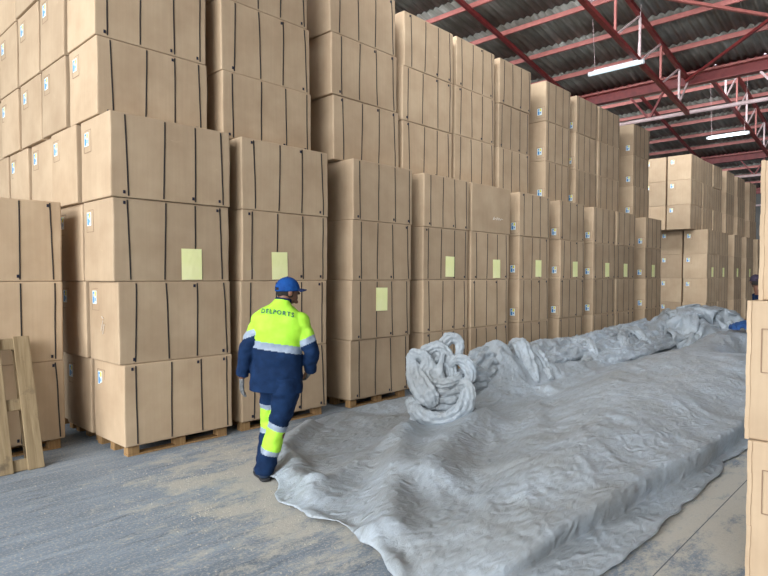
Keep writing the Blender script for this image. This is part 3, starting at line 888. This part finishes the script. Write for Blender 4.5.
rng = np.random.RandomState(5)
def vnoise(X, Y, seed):
    """smooth value noise"""
    r = np.random.RandomState(seed); T = r.rand(256, 256)
    xi = np.floor(X).astype(int); yi = np.floor(Y).astype(int); fx = X - xi; fy = Y - yi
    fx = fx * fx * (3 - 2 * fx); fy = fy * fy * (3 - 2 * fy)
    g = lambda a, b: T[a % 256, b % 256]
    return (g(xi, yi) * (1 - fx) + g(xi + 1, yi) * fx) * (1 - fy) + (g(xi, yi + 1) * (1 - fx) + g(xi + 1, yi + 1) * fx) * fy - .5

def base_h(X, Y):
    """what the tarpaulin lies on: the floor, a low heap, and its own gathered folds"""
    ytoe = np.clip(2.42 + (X - 2.8) * .34, 0, 4.35)
    edge = np.interp(X, [2.2, 2.95, 4.5, 6.5, 9], [1.86, 1.74, 1.60, 1.52, 1.5]) + .03 * np.sin(X * 1.9) + .015 * np.sin(X * 4.3)
    hm = .09 + .24 * sstep((X - 2.2) / 1.8) + .08 * sstep((X - 7.5) / 4) + .14 * sstep((X - 11) / 4)
    m = hm * (.30 * sstep((Y - edge) / .07) + .70 * sstep((Y - edge + .05) / 1.0)) * sstep((ytoe - Y) / 1.1)
    m *= 1 + .22 * vnoise(X * .9, Y * 1.2, 3) + .10 * vnoise(X * 2.2, Y * 2.0, 4)
    m = m * (1 - .97 * np.exp(-((X - 12.5) / .9) ** 4 - ((Y - 2.35) / .55) ** 4))
    back = (.40 * sstep((X - 6.9) / .9) + .10 * sstep((X - 12) / 1.5)) * np.exp(-((Y - 4.95) / .42) ** 2)
    back *= 1 + .3 * vnoise(X * 1.7, Y * 1.5, 9)
    back += .42 * np.exp(-((X - 15.2) / 1.5) ** 2 - ((Y - 4.4) / .7) ** 2)
    back += .20 * np.exp(-((X - 8.3) / .28) ** 2 - ((Y - 4.75) / .32) ** 2)
    roll = .34 * np.exp(-((X - 7.2) / .62) ** 4 - ((Y - 4.85) / .38) ** 2)
    under = .05 * np.exp(-((X - 5.35) / .55) ** 2 - ((Y - 4.2) / .5) ** 2)
    z = np.maximum(m, back) + roll + under
    for pts, w, h in RIDGES: z += seg_ridge(X, Y, pts, w, h)
    return z
RIDGES = [
    ([(4.75, 4.13), (3.8, 3.45), (2.73, 2.54)], .16, .12),
    ([(5.67, 3.8), (4.6, 3.45), (3.75, 3.04)], .22, .16),
    ([(4.5, 4.0), (3.38, 3.64), (2.86, 3.43)], .13, .07),
    ([(3.2, 4.05), (3.4, 4.55), (4.2, 5.1)], .10, .09),
    ([(3.05, 3.95), (2.95, 3.6)], .12, .08),
    ([(7.1, 3.95), (5.6, 3.1), (4.3, 2.6)], .20, .06),
    ([(2.62, 3.2), (2.60, 2.6), (2.45, 2.2)], .06, .035),
    ([(8.6, 4.45), (10.5, 4.35), (13, 4.7)], .14, .13),
    ([(7.8, 4.1), (9.4, 4.15), (11.5, 3.9)], .16, .10),
    ([(10.0, 4.75), (12.5, 4.45), (15, 4.8)], .10, .14),
]
def Xstart(Y):
    return np.interp(Y, [1.2, 1.5, 2.25, 2.67, 3.17, 3.7, 4.07, 4.5, 5.02, 5.3, 5.45], [2.4, 2.4, 2.46, 2.56, 2.62, 2.74, 2.92, 3.25, 3.8, 4.35, 4.9])

def pbd(P, free_mask, floor_fn, iters, stretch, bend_k, grav, seed=0, damp=.92, weightfn=None, relax=None, stiff=.45):
    """small position-based cloth relaxer on a regular grid; P: (m,n,3)"""
    P = P.copy(); V = np.zeros_like(P)
    def ln(a, b): return np.linalg.norm(a - b, axis=-1)
    S = stretch
    cons = []
    def add(si, sj, k, rest_scale=1.0):
        m, n = P.shape[:2]
        i0 = slice(max(0, -si), m - max(0, si)); i1 = slice(max(0, -si) + si, m - max(0, si) + si)
        j0 = slice(max(0, -sj), n - max(0, sj)); j1 = slice(max(0, -sj) + sj, n - max(0, sj) + sj)
        rest = ln(P[i0, j0], P[i1, j1]) * S[i0, j0] * rest_scale
        cons.append((i0, j0, i1, j1, rest, k))
    add(1, 0, stiff); add(0, 1, stiff); add(1, 1, stiff * .5); add(1, -1, stiff * .5)
    add(2, 0, bend_k); add(0, 2, bend_k); add(4, 0, bend_k * .6); add(0, 4, bend_k * .6)
    for it in range(iters):
        V *= damp; V[..., 2] -= grav; Q = P + V
        for _ in range(2):
            D_ = np.zeros_like(Q)
            for i0, j0, i1, j1, rest, k in cons:
                d = Q[i1, j1] - Q[i0, j0]; l = np.sqrt((d * d).sum(-1)) + 1e-9
                c = (k * .5 * (l - rest) / l)
                if k == bend_k or k == bend_k * .6: c = np.minimum(c, 0)
                c = c[..., None] * d
                D_[i0, j0] += c; D_[i1, j1] -= c
            Q += D_ * .8 * free_mask[..., None]
            hgt = floor_fn(Q[..., 0], Q[..., 1])
            low = Q[..., 2] < hgt
            Q[..., 2] = np.where(low, hgt, Q[..., 2])
            Q[..., 0] = np.where(low, P[..., 0] * .6 + Q[..., 0] * .4, Q[..., 0])
            Q[..., 1] = np.where(low, P[..., 1] * .6 + Q[..., 1] * .4, Q[..., 1])
        V = Q - P; P = Q
    return P

def tarp_sheet():
    nv = 190
    Yv = np.concatenate([np.linspace(1.40, 5.42, nv)])
    steps = []; s = 0.0; st = .022
    while s < 15.2: steps.append(s); s += st; st = .022 + .0033 * s
    S = np.array(steps); nu = len(S)
    Y = np.repeat(Yv[None, :], nu, 0); X = Xstart(Yv)[None, :] + S[:, None]
    # wavy borders
    wob = .10 * vnoise(X * .8, X * 0, 77) + .05 * vnoise(X * 2.3, X * 0, 78) + .02 * vnoise(X * 6, X * 0, 79)
    edge = np.clip((2.0 - Y) / .6, 0, 1); Y = Y + wob * edge
    X = X + (.04 * np.sin(Y * 5) + .02 * np.sin(Y * 13 + 2)) * np.clip(1 - S[:, None] / .6, 0, 1)
    # table of the base for quick lookups
    gx = np.linspace(1.8, 21.5, 1400); gy = np.linspace(.9, 6.0, 420)
    T = base_h(*np.meshgrid(gx, gy, indexing='ij'))
    def fl(x, y):
        u = np.clip((x - gx[0]) / (gx[1] - gx[0]), 0, len(gx) - 1.001); v = np.clip((y - gy[0]) / (gy[1] - gy[0]), 0, len(gy) - 1.001)
        i = u.astype(int); j = v.astype(int); a = u - i; b = v - j
        return (T[i, j] * (1 - a) + T[i + 1, j] * a) * (1 - b) + (T[i, j + 1] * (1 - a) + T[i + 1, j + 1] * a) * b + .008
    Z = fl(X, Y) + .012 + .05 * np.abs(vnoise(X * 3.2 + Y * 1.5, Y * 4.1 - X * 1.2, 21)) + .03 * np.abs(vnoise(X * 7, Y * 8, 22))
    P = np.stack([X, Y, Z], -1)
    mask = np.ones(X.shape); mask[:, -1] = .0
    st = 1.02 + .05 * np.clip(vnoise(X * .8, Y * .9, 31) + .3, 0, 1)
    st = st + .03 * np.exp(-((Y - 4.8) / .55) ** 2) * sstep((X - 7) / 1)
    P = pbd(P, mask, fl, 130, st, .12, .0009)
    gx_, gy_ = P[..., 0], P[..., 1]
    wx = gx_ + .10 * vnoise(gx_ * 4, gy_ * 4, 61); wy = gy_ + .10 * vnoise(gx_ * 4, gy_ * 4, 62)
    def rid(f, ang, asp, sd):
        c, q = math.cos(ang), math.sin(ang)
        return .5 - np.abs(vnoise((wx * c + wy * q) * f, (-wx * q + wy * c) * f * asp, sd)) * 2
    amp = .3 + 1.2 * np.clip(vnoise(gx_ * 1.1, gy_ * 1.3, 63) + .5, 0, 1)
    bk = 1 + .7 * np.exp(-((gy_ - 4.85) / .5) ** 2) * sstep((gx_ - 7.3) / .8)
    dz = amp * (.032 * rid(1.7, .55, 2.4, 64) + .010 * rid(4.5, -.4, 2.6, 65) + .009 * rid(9, .9, 2.4, 66) + .005 * rid(17, .4, 2.0, 67)) * bk
    dz = dz + .11 * (bk - 1) * rid(.9, .06, 5.5, 68)
    P[..., 2] += np.clip(dz + .02, 0, None)
    eg = np.interp(gx_, [2.2, 2.95, 4.5, 6.5, 9], [1.86, 1.74, 1.60, 1.52, 1.5]) + .03 * np.sin(gx_ * 1.9) + .015 * np.sin(gx_ * 4.3)
    P[..., 2] = np.where(gy_ < eg, np.minimum(P[..., 2], .02 + .35 * np.clip(P[..., 2] - .02, 0, 1)), P[..., 2] + .07 * sstep((gy_ - eg) / .05) * sstep((1.2 - (gy_ - eg)) / 1.2) * sstep((gx_ - 2.3) / .9))
    P[..., 1] -= .10 * np.exp(-((gy_ - eg - .06) / .05) ** 2) * sstep((gx_ - 2.4) / .8)
    fl2 = np.clip((eg - gy_) / .12, 0, 1)
    P[..., 2] += fl2 * .045 * np.clip(vnoise(gx_ * 3.2 + gy_ * 4, gy_ * 1.5, 81), 0, 1)
    m, n = X.shape
    idx = np.arange(m * n).reshape(m, n)
    F = np.stack([idx[:-1, :-1], idx[1:, :-1], idx[1:, 1:], idx[:-1, 1:]], -1).reshape(-1, 4)
    me = bpy.data.meshes.new('tarpaulin_sheet')
    me.from_pydata(P.reshape(-1, 3).tolist(), [], F.tolist()); me.materials.append(TARP)
    me.polygons.foreach_set('use_smooth', [True] * len(me.polygons))
    root = link('tarpaulin', None, None, (5.0, 3.2, 0))
    o = link('tarpaulin_sheet', me, root, (-5.0, -3.2, 0))
    md = o.modifiers.new('s', 'SOLIDIFY'); md.thickness = .006; md.offset = 0
    tag(root, 'huge crumpled grey tarpaulin spread and heaped over the floor beside the carton row', 'tarpaulin')
    return root, fl
TR, tarp_floor = tarp_sheet()

def crumple(name, c, sx, sy, sz, n, seed, amp, freq, rotz, parent, iters=40, lift=.0, size=1.8):
    """a gathered wad of sheet: an overlong square cloth pushed together, then relaxed"""
    u, v = np.meshgrid(np.linspace(-1, 1, n), np.linspace(-1, 1, n), indexing='ij')
    def f(k, s): return vnoise(u * freq * k + 40, v * freq * k + 40, seed + s)
    r = np.sqrt(u * u + v * v) / 1.2
    x = sx * u + amp * (f(1, 1) + .55 * f(2, 2) + .25 * f(4, 7)); y = sy * v + amp * (f(1, 3) + .55 * f(2, 4) + .25 * f(4, 8))
    z = sz * np.clip(1 - r ** 2.2, 0, 1) + lift + amp * 1.1 * (f(1.1, 5) + .6 * f(2.3, 6) + .3 * f(4.5, 9))
    ca, sa = math.cos(rotz), math.sin(rotz)
    P = np.stack([c[0] + x * ca - y * sa, c[1] + x * sa + y * ca, np.maximum(z, .01) + c[2]], -1)
    S = np.ones((n, n))
    # rest lengths of a flat square cloth
    Q = P.copy(); rest = size / (n - 1)
    def relax(Q, it):
        for _ in range(it):
            D_ = np.zeros_like(Q)
            for si, sj, rl, k in ((1, 0, rest, .5), (0, 1, rest, .5), (2, 0, 2 * rest, .10), (0, 2, 2 * rest, .10), (1, 1, 1.414 * rest, .25), (4, 0, 4 * rest, .04), (0, 4, 4 * rest, .04)):
                a = Q[:n - si or None, :n - sj or None]; b = Q[si:, sj:]
                d = b - a; l = np.sqrt((d * d).sum(-1)) + 1e-9; cc = .5 * k * (l - rl) / l
                if si + sj > 1: cc = np.minimum(cc, 0) if (si == 4 or sj == 4 or si == 2 or sj == 2) else cc
                cc = cc[..., None] * d
                D_[:n - si or None, :n - sj or None] += cc; D_[si:, sj:] -= cc
            Q = Q + .7 * D_; Q[..., 2] -= .0006
            Q[..., 2] = np.maximum(Q[..., 2], c[2] + .01)
            # stay inside the wad
            dx, dy = Q[..., 0] - c[0], Q[..., 1] - c[1]
            lx = dx * ca + dy * sa; ly = -dx * sa + dy * ca
            e = np.sqrt((lx / (sx * 1.25)) ** 2 + (ly / (sy * 1.25)) ** 2 + ((Q[..., 2] - c[2]) / (sz * 1.12 + lift)) ** 2)
            k = np.where(e > 1, 1 / np.maximum(e, 1e-6), 1) * .25 + .75
            Q[..., 0] = c[0] + dx * k; Q[..., 1] = c[1] + dy * k; Q[..., 2] = c[2] + (Q[..., 2] - c[2]) * k
        return Q
    P = relax(Q, iters)
    idx = np.arange(n * n).reshape(n, n)
    F = np.stack([idx[:-1, :-1], idx[1:, :-1], idx[1:, 1:], idx[:-1, 1:]], -1).reshape(-1, 4)
    me = bpy.data.meshes.new(name); me.from_pydata(P.reshape(-1, 3).tolist(), [], F.tolist()); me.materials.append(TARP)
    me.polygons.foreach_set('use_smooth', [True] * len(me.polygons))
    o = link(name, me, parent)
    if parent: o.matrix_parent_inverse = Matrix.Translation(-Vector(parent.location))
    md = o.modifiers.new('s', 'SOLIDIFY'); md.thickness = .006; md.offset = 0
    ss = o.modifiers.new('d', 'SUBSURF'); ss.levels = 1; ss.render_levels = 1
    return o
def bundle():
    """the gathered end of the tarpaulin: loops and lobes of folded sheet standing on the spread part"""
    F_ = Vector((.7266, .6871, 0)); R_ = Vector((.6871, -.7266, 0)); o = Vector((5.32, 4.12, 0.0))
    def W(u, v, y, rx, ry): 
        p = o + R_ * ((u - 437) * .0111) + F_ * y + Vector((0, 0, (432 - v) * .0111 + .12))
        return (p.x, p.y, p.z, rx, ry)
    Z = [
      ([(404, 368, .10, .03, .02), (406, 380, .02, .06, .03), (412, 396, -.06, .10, .04), (422, 410, -.12, .10, .04), (427, 420, -.10, .05, .03)], 1),
      ([(403, 414, .0, .03, .03), (410, 425, -.12, .05, .05), (424, 431, -.20, .055, .05), (442, 430, -.22, .06, .045), (456, 420, -.18, .06, .04), (462, 407, -.12, .05, .035), (460, 399, -.05, .04, .03), (448, 403, .0, .04, .03), (434, 410, .02, .05, .03), (422, 404, .03, .04, .03)], 2),
      ([(404, 369, .12, .03, .025), (412, 368, .06, .045, .03), (421, 374, .02, .05, .04), (418, 386, .0, .05, .04), (424, 396, -.03, .05, .045), (438, 398, -.05, .055, .05), (450, 394, -.03, .05, .05), (456, 390, .03, .04, .04)], 3),
      ([(412, 378, .10, .04, .04), (420, 368, .12, .06, .05), (431, 363, .12, .07, .05), (441, 370, .10, .07, .05), (446, 384, .06, .06, .05), (448, 396, .0, .05, .04)], 4),
      ([(436, 378, .14, .03, .03), (438, 364, .16, .06, .045), (446, 354, .18, .065, .04), (455, 357, .18, .05, .03), (456, 368, .15, .04, .03), (450, 378, .12, .03, .03)], 5),
      ([(444, 380, .02, .03, .03), (453, 374, .02, .055, .05), (463, 380, .0, .06, .055), (465, 392, -.02, .055, .05), (456, 400, -.02, .04, .04)], 6),
      ([(425, 372, .02, .02, .02), (427, 382, -.02, .035, .03), (433, 392, -.04, .03, .03)], 7),
      ([(438, 368, .02, .02, .02), (434, 380, -.03, .03, .03), (436, 392, -.05, .03, .03)], 8),
      ([(410, 424, .04, .08, .08), (425, 416, .02, .12, .12), (445, 414, .02, .14, .12), (458, 410, .04, .08, .08)], 12),
      ([(418, 420, .12, .10, .12), (430, 400, .14, .20, .16), (438, 382, .16, .16, .14), (442, 372, .18, .08, .08)], 9),
      ([(404, 436, .02, .05, .06), (420, 440, -.06, .09, .09), (440, 441, -.10, .10, .10), (460, 434, -.04, .08, .08), (470, 424, .04, .05, .05)], 11),
      ([(446, 424, .10, .14, .14), (456, 408, .14, .15, .14), (468, 398, .2, .14, .12), (486, 400, .35, .10, .10)], 10),
    ]
    parts = [loft([W(*q[:3], q[3] * (1.9 if sd == 2 else 1.3), q[4] * .95) for q in pts], 12, 56, facing=(.7266, .6871, .25), pleat=.42, pn=9, wr=.010, wf=11.0, seed=sd * 3.7) for pts, sd in Z]
    g = fuse('gathered_fold', parts, [TARP], TR, .009, 1)
    g.matrix_parent_inverse = Matrix.Translation(-Vector(TR.location))
    for v, n in [(v, v.normal.copy()) for v in g.data.vertices]:
        q = v.co.copy()
        d = .5 - abs(mnoise.noise(q * 9 + Vector((3, 1, 2)))) * 2.2; d2 = .5 - abs(mnoise.noise(q * 21)) * 2.2
        v.co = q + n * (.007 * d + .004 * d2)
bundle()
def back_folds():
    """long folded lengths of the sheet pushed up against the carton row"""
    Z = [
      [(6.45, 4.62, .16, .10, .06), (6.8, 4.75, .34, .20, .13), (7.3, 4.86, .46, .26, .17), (7.8, 4.88, .42, .22, .14), (8.1, 4.8, .36, .10, .08)],
      [(8.0, 4.4, .12, .06, .05), (8.08, 4.6, .40, .13, .07), (8.2, 4.85, .66, .14, .07), (8.35, 5.1, .45, .10, .06)],
      [(8.3, 4.35, .12, .06, .05), (8.45, 4.6, .36, .14, .07), (8.6, 4.85, .56, .12, .07), (8.8, 5.1, .42, .10, .06)],
      [(8.4, 4.55, .25, .10, .05), (9.5, 4.72, .40, .17, .06), (10.8, 4.58, .36, .15, .06), (12.2, 4.72, .40, .17, .07), (13.8, 4.5, .42, .16, .07)],
      [(8.3, 4.85, .45, .10, .05), (9.3, 5.0, .50, .17, .06), (10.6, 5.03, .46, .15, .06), (12, 5.0, .52, .17, .07), (13.5, 4.9, .6, .16, .08)],
      [(8.8, 4.30, .14, .08, .04), (10, 4.42, .24, .17, .05), (11.4, 4.25, .30, .17, .05), (12.8, 4.3, .33, .18, .06), (14.5, 4.3, .36, .18, .08)],
      [(9.0, 5.2, .38, .10, .06), (10.5, 5.25, .42, .14, .06), (12.5, 5.22, .46, .14, .06), (14.5, 5.1, .6, .16, .08)],
      [(10.1, 4.35, .2, .08, .05), (10.35, 4.7, .50, .13, .06), (10.6, 5.15, .50, .12, .06)],
      [(12.3, 4.25, .3, .08, .05), (12.6, 4.7, .58, .14, .07), (12.9, 5.15, .52, .12, .06)],
      [(11.2, 4.3, .28, .08, .05), (11.7, 4.6, .50, .12, .06), (12.4, 4.8, .55, .12, .06)],
    ]
    parts = [loft(pts, 18, 48, facing=(-.55, -.55, .6), pleat=.45, pn=8, wr=.02, wf=5, seed=k * 5.1) for k, pts in enumerate(Z)]
    g = fuse('gathered_fold', parts, [TARP], TR, .015, 1)
    g.matrix_parent_inverse = Matrix.Translation(-Vector(TR.location))
    for v, n in [(v, v.normal.copy()) for v in g.data.vertices]:
        q = v.co.copy()
        d = .5 - abs(mnoise.noise(Vector((q.x * 2.5, q.y * 7, q.z * 7)))) * 2.2; d2 = .5 - abs(mnoise.noise(q * 12)) * 2.2
        v.co = q + n * (.026 * d + .010 * d2)
back_folds()
crumple('gathered_fold', (15.6, 4.3, .1), 1.9, .85, .85, 110, 71, .5, 3.2, -.15, TR, 40, 0, 5.2)
bc = crumple('blue_cloth', (14.1, 3.0, float(tarp_floor(np.array([14.1]), np.array([3.0]))[0]) + .10), .38, .25, .18, 44, 91, .14, 1.4, .3, None, 25, 0, .9)
bc.data.materials.clear(); bc.data.materials.append(BLUECLOTH)
tag(bc, 'small crumpled blue cloth lying on the far right of the tarpaulin', 'cloth')

# ------------------------------------------------------------------ sawtooth roof
H0 = 1.7; C0 = 8.1; SL = 0.18; XB = 16.5; TP = 12.0; NT = 4
def roof_z(X, t):      # tooth t spans XB+TP*(t-1) .. XB+TP*t ; t=0 is the one over the aisle
    return H0 + C0 + SL * TP * t - SL * X
Y0R, Y1R = -8.0, 17.0
def corrugated(t):
    xa, xb = XB + TP * (t - 1) - .25, XB + TP * t
    ny = int((Y1R - Y0R) / .018); v = []; f = []
    secs = np.linspace(xa, xb, 10)
    for s in range(len(secs) - 1):
        x0, x1 = secs[s] - .10, secs[s + 1]
        n0 = len(v)
        for j in range(ny + 1):
            y = Y0R + (Y1R - Y0R) * j / ny
            z = .025 * math.sin(2 * PI * y / .177) + (.016 if (y % 1.05) < .09 else 0)
            v.append((x0, y, roof_z(x0, t) + .075 + z + .0)); v.append((x1, y, roof_z(x1, t) + .095 + z))
        for j in range(ny): f.append((n0 + 2 * j, n0 + 2 * j + 1, n0 + 2 * j + 3, n0 + 2 * j + 2))
    return v, f
for t in range(-2, NT - 1):
    v, f = corrugated(t)
    o = link('ceiling', mesh_of('ceiling', v, f, ROOF, None, True)); tag(o, kind='structure')
    s = o.modifiers.new('s', 'SOLIDIFY'); s.thickness = .008; s.offset = 1
bayn = ['nearest', 'middle', 'farthest', 'rearmost']
GLASS = emis('skylight_glass', srgb(226, 238, 250), 3.0)
for t in range(-2, 3):
    xg = XB + TP * t                      # gutter girder at the low edge of tooth t
    zt = roof_z(xg, t)
    nm = ['nearest', 'second', 'third', 'rear overhead', 'overhead'][t]
    g = link('roof_girder', None, None, (xg, 4, zt - .26)); tag(g, f'red steel roof girder with pale lower pipe along the {nm} roof valley', 'girder', 'roof girders')
    def gl(mb, name, mat): return mb.build(name, mat, g, (-xg, -4, -(zt - .26)))
    b = MB(); b.box((xg, 4.5, zt - .13), (.10, 25, .26)).box((xg, 4.5, zt - .255), (.20, 25, .014)); gl(b, 'girder_beam', RED)
    b = MB(); b.box((xg - .06, 4.5, zt + .01), (.26, 25, .05)).box((xg + .02, 4.5, zt + .09), (.06, 25, .16)); gl(b, 'gutter_flange', REDL)  # pale gutter flange, plus an upright filler added to stop light leaking
    b = MB(); b.tube((xg, -8, zt - .93), (xg, 17, zt - .93), .05, 12); gl(b, 'lower_pipe', PALEPIPE)
    for k in range(8):
        y = -6.7 + k * 3.05
        b = MB().bar((xg, y, zt - .26), (xg, y + .36, zt - .93), .05, .05).bar((xg, y + .86, zt - .26), (xg, y + .36, zt - .93), .05, .05)
        gl(b, 'girder_web', RED if k % 3 else PALEPIPE)
    # clerestory above the girder, facing back
    z0, z1 = zt + .06, roof_z(xg, t + 1) - .05
    wn = link(f'window_{t + 3}', None, None, (xg, 4.5, z0)); tag(wn, kind='structure')
    MB().box((0, 0, (z1 - z0) / 2), (.02, 25, z1 - z0)).build('pane', GLASS, wn)
    b = MB()
    for k in range(22): b.box((0.02, -12.5 + k * 1.19, (z1 - z0) / 2), (.06, .05, z1 - z0))
    b.box((.02, 0, .03), (.07, 25, .06)); b.box((.02, 0, z1 - z0 - .03), (.07, 25, .06)); b.build('window_frame', RED, wn)
# purlins
spac = 1.3
for t in range(0, 3):
    for k in range(9):
        X = XB + TP * t - 1.42 - spac * k
        if t == 0 and k > 6: continue
        z = roof_z(X, t)
        b = MB(); b.box((X, 4.5, z - .02), (.05, 25, .105)); b.box((X + .03, 4.5, z + .04), (.06, 25, .008))
        o = b.build('roof_purlin', REDL)
        tag(o, f'faded red roof purlin, {ORD[k]} up the slope from the {["nearest","second","third"][t]} girder', 'purlin', 'roof purlins')
# trusses, rafters, bracing
def truss(Y, t, label):
    x1 = XB + TP * t; x0 = x1 - TP + 1.0
    r = link('roof_truss', None, None, (x1, Y, roof_z(x1, t))); tag(r, label, 'truss', 'roof trusses')
    off = (-x1, -Y, -roof_z(x1, t))
    def top(x): return roof_z(x, t) - .12
    def low(x): return roof_z(x1, t) - .95 + .135 * (x1 - x)
    MB().bar((x0, Y, top(x0)), (x1, Y, top(x1)), .09, .09).build('top_chord', RED, r, off)
    MB().bar((x0, Y, low(x0)), (x1, Y, low(x1)), .10, .08).build('bottom_chord', RED, r, off)
    k = 0; x = x1 - .72
    while x - spac > x0:
        MB().bar((x, Y, top(x)), (x, Y, low(x)), .045, .045).build('vertical_strut', REDL if k % 2 else PALEPIPE, r, off)
        MB().bar((x, Y, low(x)), (x - spac, Y, top(x - spac)) if False else (x + spac if x + spac < x1 else x1, Y, top(min(x + spac, x1))), .035, .035).build('diagonal_strut', PALEPIPE, r, off)
        k += 1; x -= spac
    return r
for t in range(0, 2):
    for Y, nm in ((4.9, 'middle'), (-1.2, 'right-hand'), (11.0, 'left-hand')):
        if t == 0 and Y > 5: continue
        truss(Y, t, f'{nm} red steel roof truss with pale struts in the {bayn[t]} roof bay')
for t in range(0, 2):
    for Y, nm in ((7.9, 'left of the truss'), (1.75, 'right of the truss')):
        x1 = XB + TP * t; x0 = x1 - TP + .5
        if t == 0 and Y < 2: continue
        b = MB().bar((x0, Y, roof_z(x0, t) - .10), (x1, Y, roof_z(x1, t) - .10), .08, .09)
        tag(b.build('roof_rafter', RED), f'dark red sloping rafter {nm} in the {bayn[t]} roof bay', 'rafter', 'roof rafters')
def rb(x, y, dz=-.16): return (x, y, roof_z(x, 0) + dz)
tag(MB().bar(rb(12.1, 4.9), rb(16.4, .9), .06, .06).build('roof_brace', REDL), 'faded red diagonal roof brace falling to the right from the truss', 'brace', 'diagonal roof braces')
tag(MB().bar(rb(16.3, 4.9, -.22), rb(12.3, .3, -.22), .06, .06).build('roof_brace', RED), 'darker red diagonal roof brace rising to the right from the girder', 'brace', 'diagonal roof braces')

# ------------------------------------------------------------------ tube lights
TUBE = emis('tube_diffuser_dim', srgb(206, 226, 232), 0.75)
TUBE2 = emis('tube_diffuser_lit', srgb(232, 246, 255), 3.2)
for i, (X, ya, yb, z, m, lab, t) in enumerate(((13.0, 4.74, 5.95, 1.7 + 4.55, TUBE, 'hanging white tube light, nearer and larger, under the red truss', 0),
                                     (21.6, 4.6, 5.82, 1.7 + 4.55, TUBE2, 'hanging lit tube light, farther away beyond the first girder', 1))):
    r = link('tube_light', None, None, (X, (ya + yb) / 2, z)); tag(r, lab, 'light', 'hanging tube lights')
    ln = yb - ya
    MB().tube((0, -ln / 2 + .04, 0), (0, ln / 2 - .04, 0), .045, 16).build('diffuser', m, r)
    for s in (-1, 1):
        MB().tube((0, s * ln / 2 - s * .05, 0), (0, s * ln / 2, 0), .05, 16).build('end_cap', WHITE, r)
        MB().tube((0, s * ln * .38, .04), (0, s * (ln * .38 + .07), roof_z(X, t) - z), .004, 6).build('hanging_wire', PALEPIPE, r)
    MB().box((0, 0, .05), (.05, ln * .8, .02)).build('fitting_plate', WHITE, r)

# ------------------------------------------------------------------ walls (behind and beyond what the photo shows)
def wall(nm, c, d):
    tag(MB().box(c, d).build(nm, WALLM), kind='structure')
wall('wall_back', (16, 17.0, 5.5), (58, .2, 11)); wall('wall_right', (16, -9.2, 5.5), (58, .2, 11)); wall('wall_far', (40.6, 4.5, 5.5), (.2, 25, 11))

# ------------------------------------------------------------------ light
w = bpy.data.worlds.new('World'); sc.world = w; w.use_nodes = True
bg = w.node_tree.nodes['Background']
bg.inputs['Color'].default_value = srgb(206, 224, 246); bg.inputs['Strength'].default_value = 0.2
def area(name, loc, tgt, sx, sy, power, col):
    l = bpy.data.lights.new(name, 'AREA'); l.shape = 'RECTANGLE'; l.size = sx; l.size_y = sy; l.energy = power; l.color = col
    o = bpy.data.objects.new(name, l); COL.objects.link(o); o.location = loc
    o.rotation_euler = (Vector(tgt) - Vector(loc)).to_track_quat('-Z', 'Y').to_euler(); return o
for t, pw in ((-2, 900), (-1, 1500), (0, 1100), (1, 900)):      # daylight through the roof windows beyond the first girder
    xg = XB + TP * t; zt = roof_z(xg, t)
    area('clerestory_daylight', (xg + .12, 4.5, zt + 1.12), (xg + 6.0, 4.5, zt + 1.12), 24, 1.9, pw, (.95, .98, 1.0))
area('added_end_fill', (-10.2, 0.2, 5.2), (5, 0.2, 4.6), 12.5, 7.0, 4100, (.96, .98, 1.0))  # broad fill lamp added to brighten the left-facing carton sides
area('added_overhead_fill', (-1.5, -1.0, 8.0), (-1.5, -1.0, 0), 8, 9, 60, (.86, .93, 1.0))  # unseen overhead fill added to lift the floor and tarpaulin
area('added_overhead_fill', (10.5, -5.4, 6.9), (10.5, -5.0, 0), 9, 5, 60, (.86, .93, 1.0))  # second overhead fill, likewise added, on the right-hand side

# ------------------------------------------------------------------ camera
cam = bpy.data.cameras.new('camera'); co = bpy.data.objects.new('camera', cam); COL.objects.link(co)
co.location = (0, 0, 1.7); co.rotation_euler = (math.radians(90 - 2.0), 0, math.radians(-46.6))
cam.sensor_width = 36; cam.lens = 594 / 768 * 36; cam.shift_y = 9.7 / 768
cam.clip_end = 200
sc.camera = co
sc.view_settings.view_transform = 'Standard'; sc.view_settings.look = 'None'
sc.view_settings.exposure = 0.0; sc.view_settings.gamma = 1.0; sc.view_settings.use_curve_mapping = False
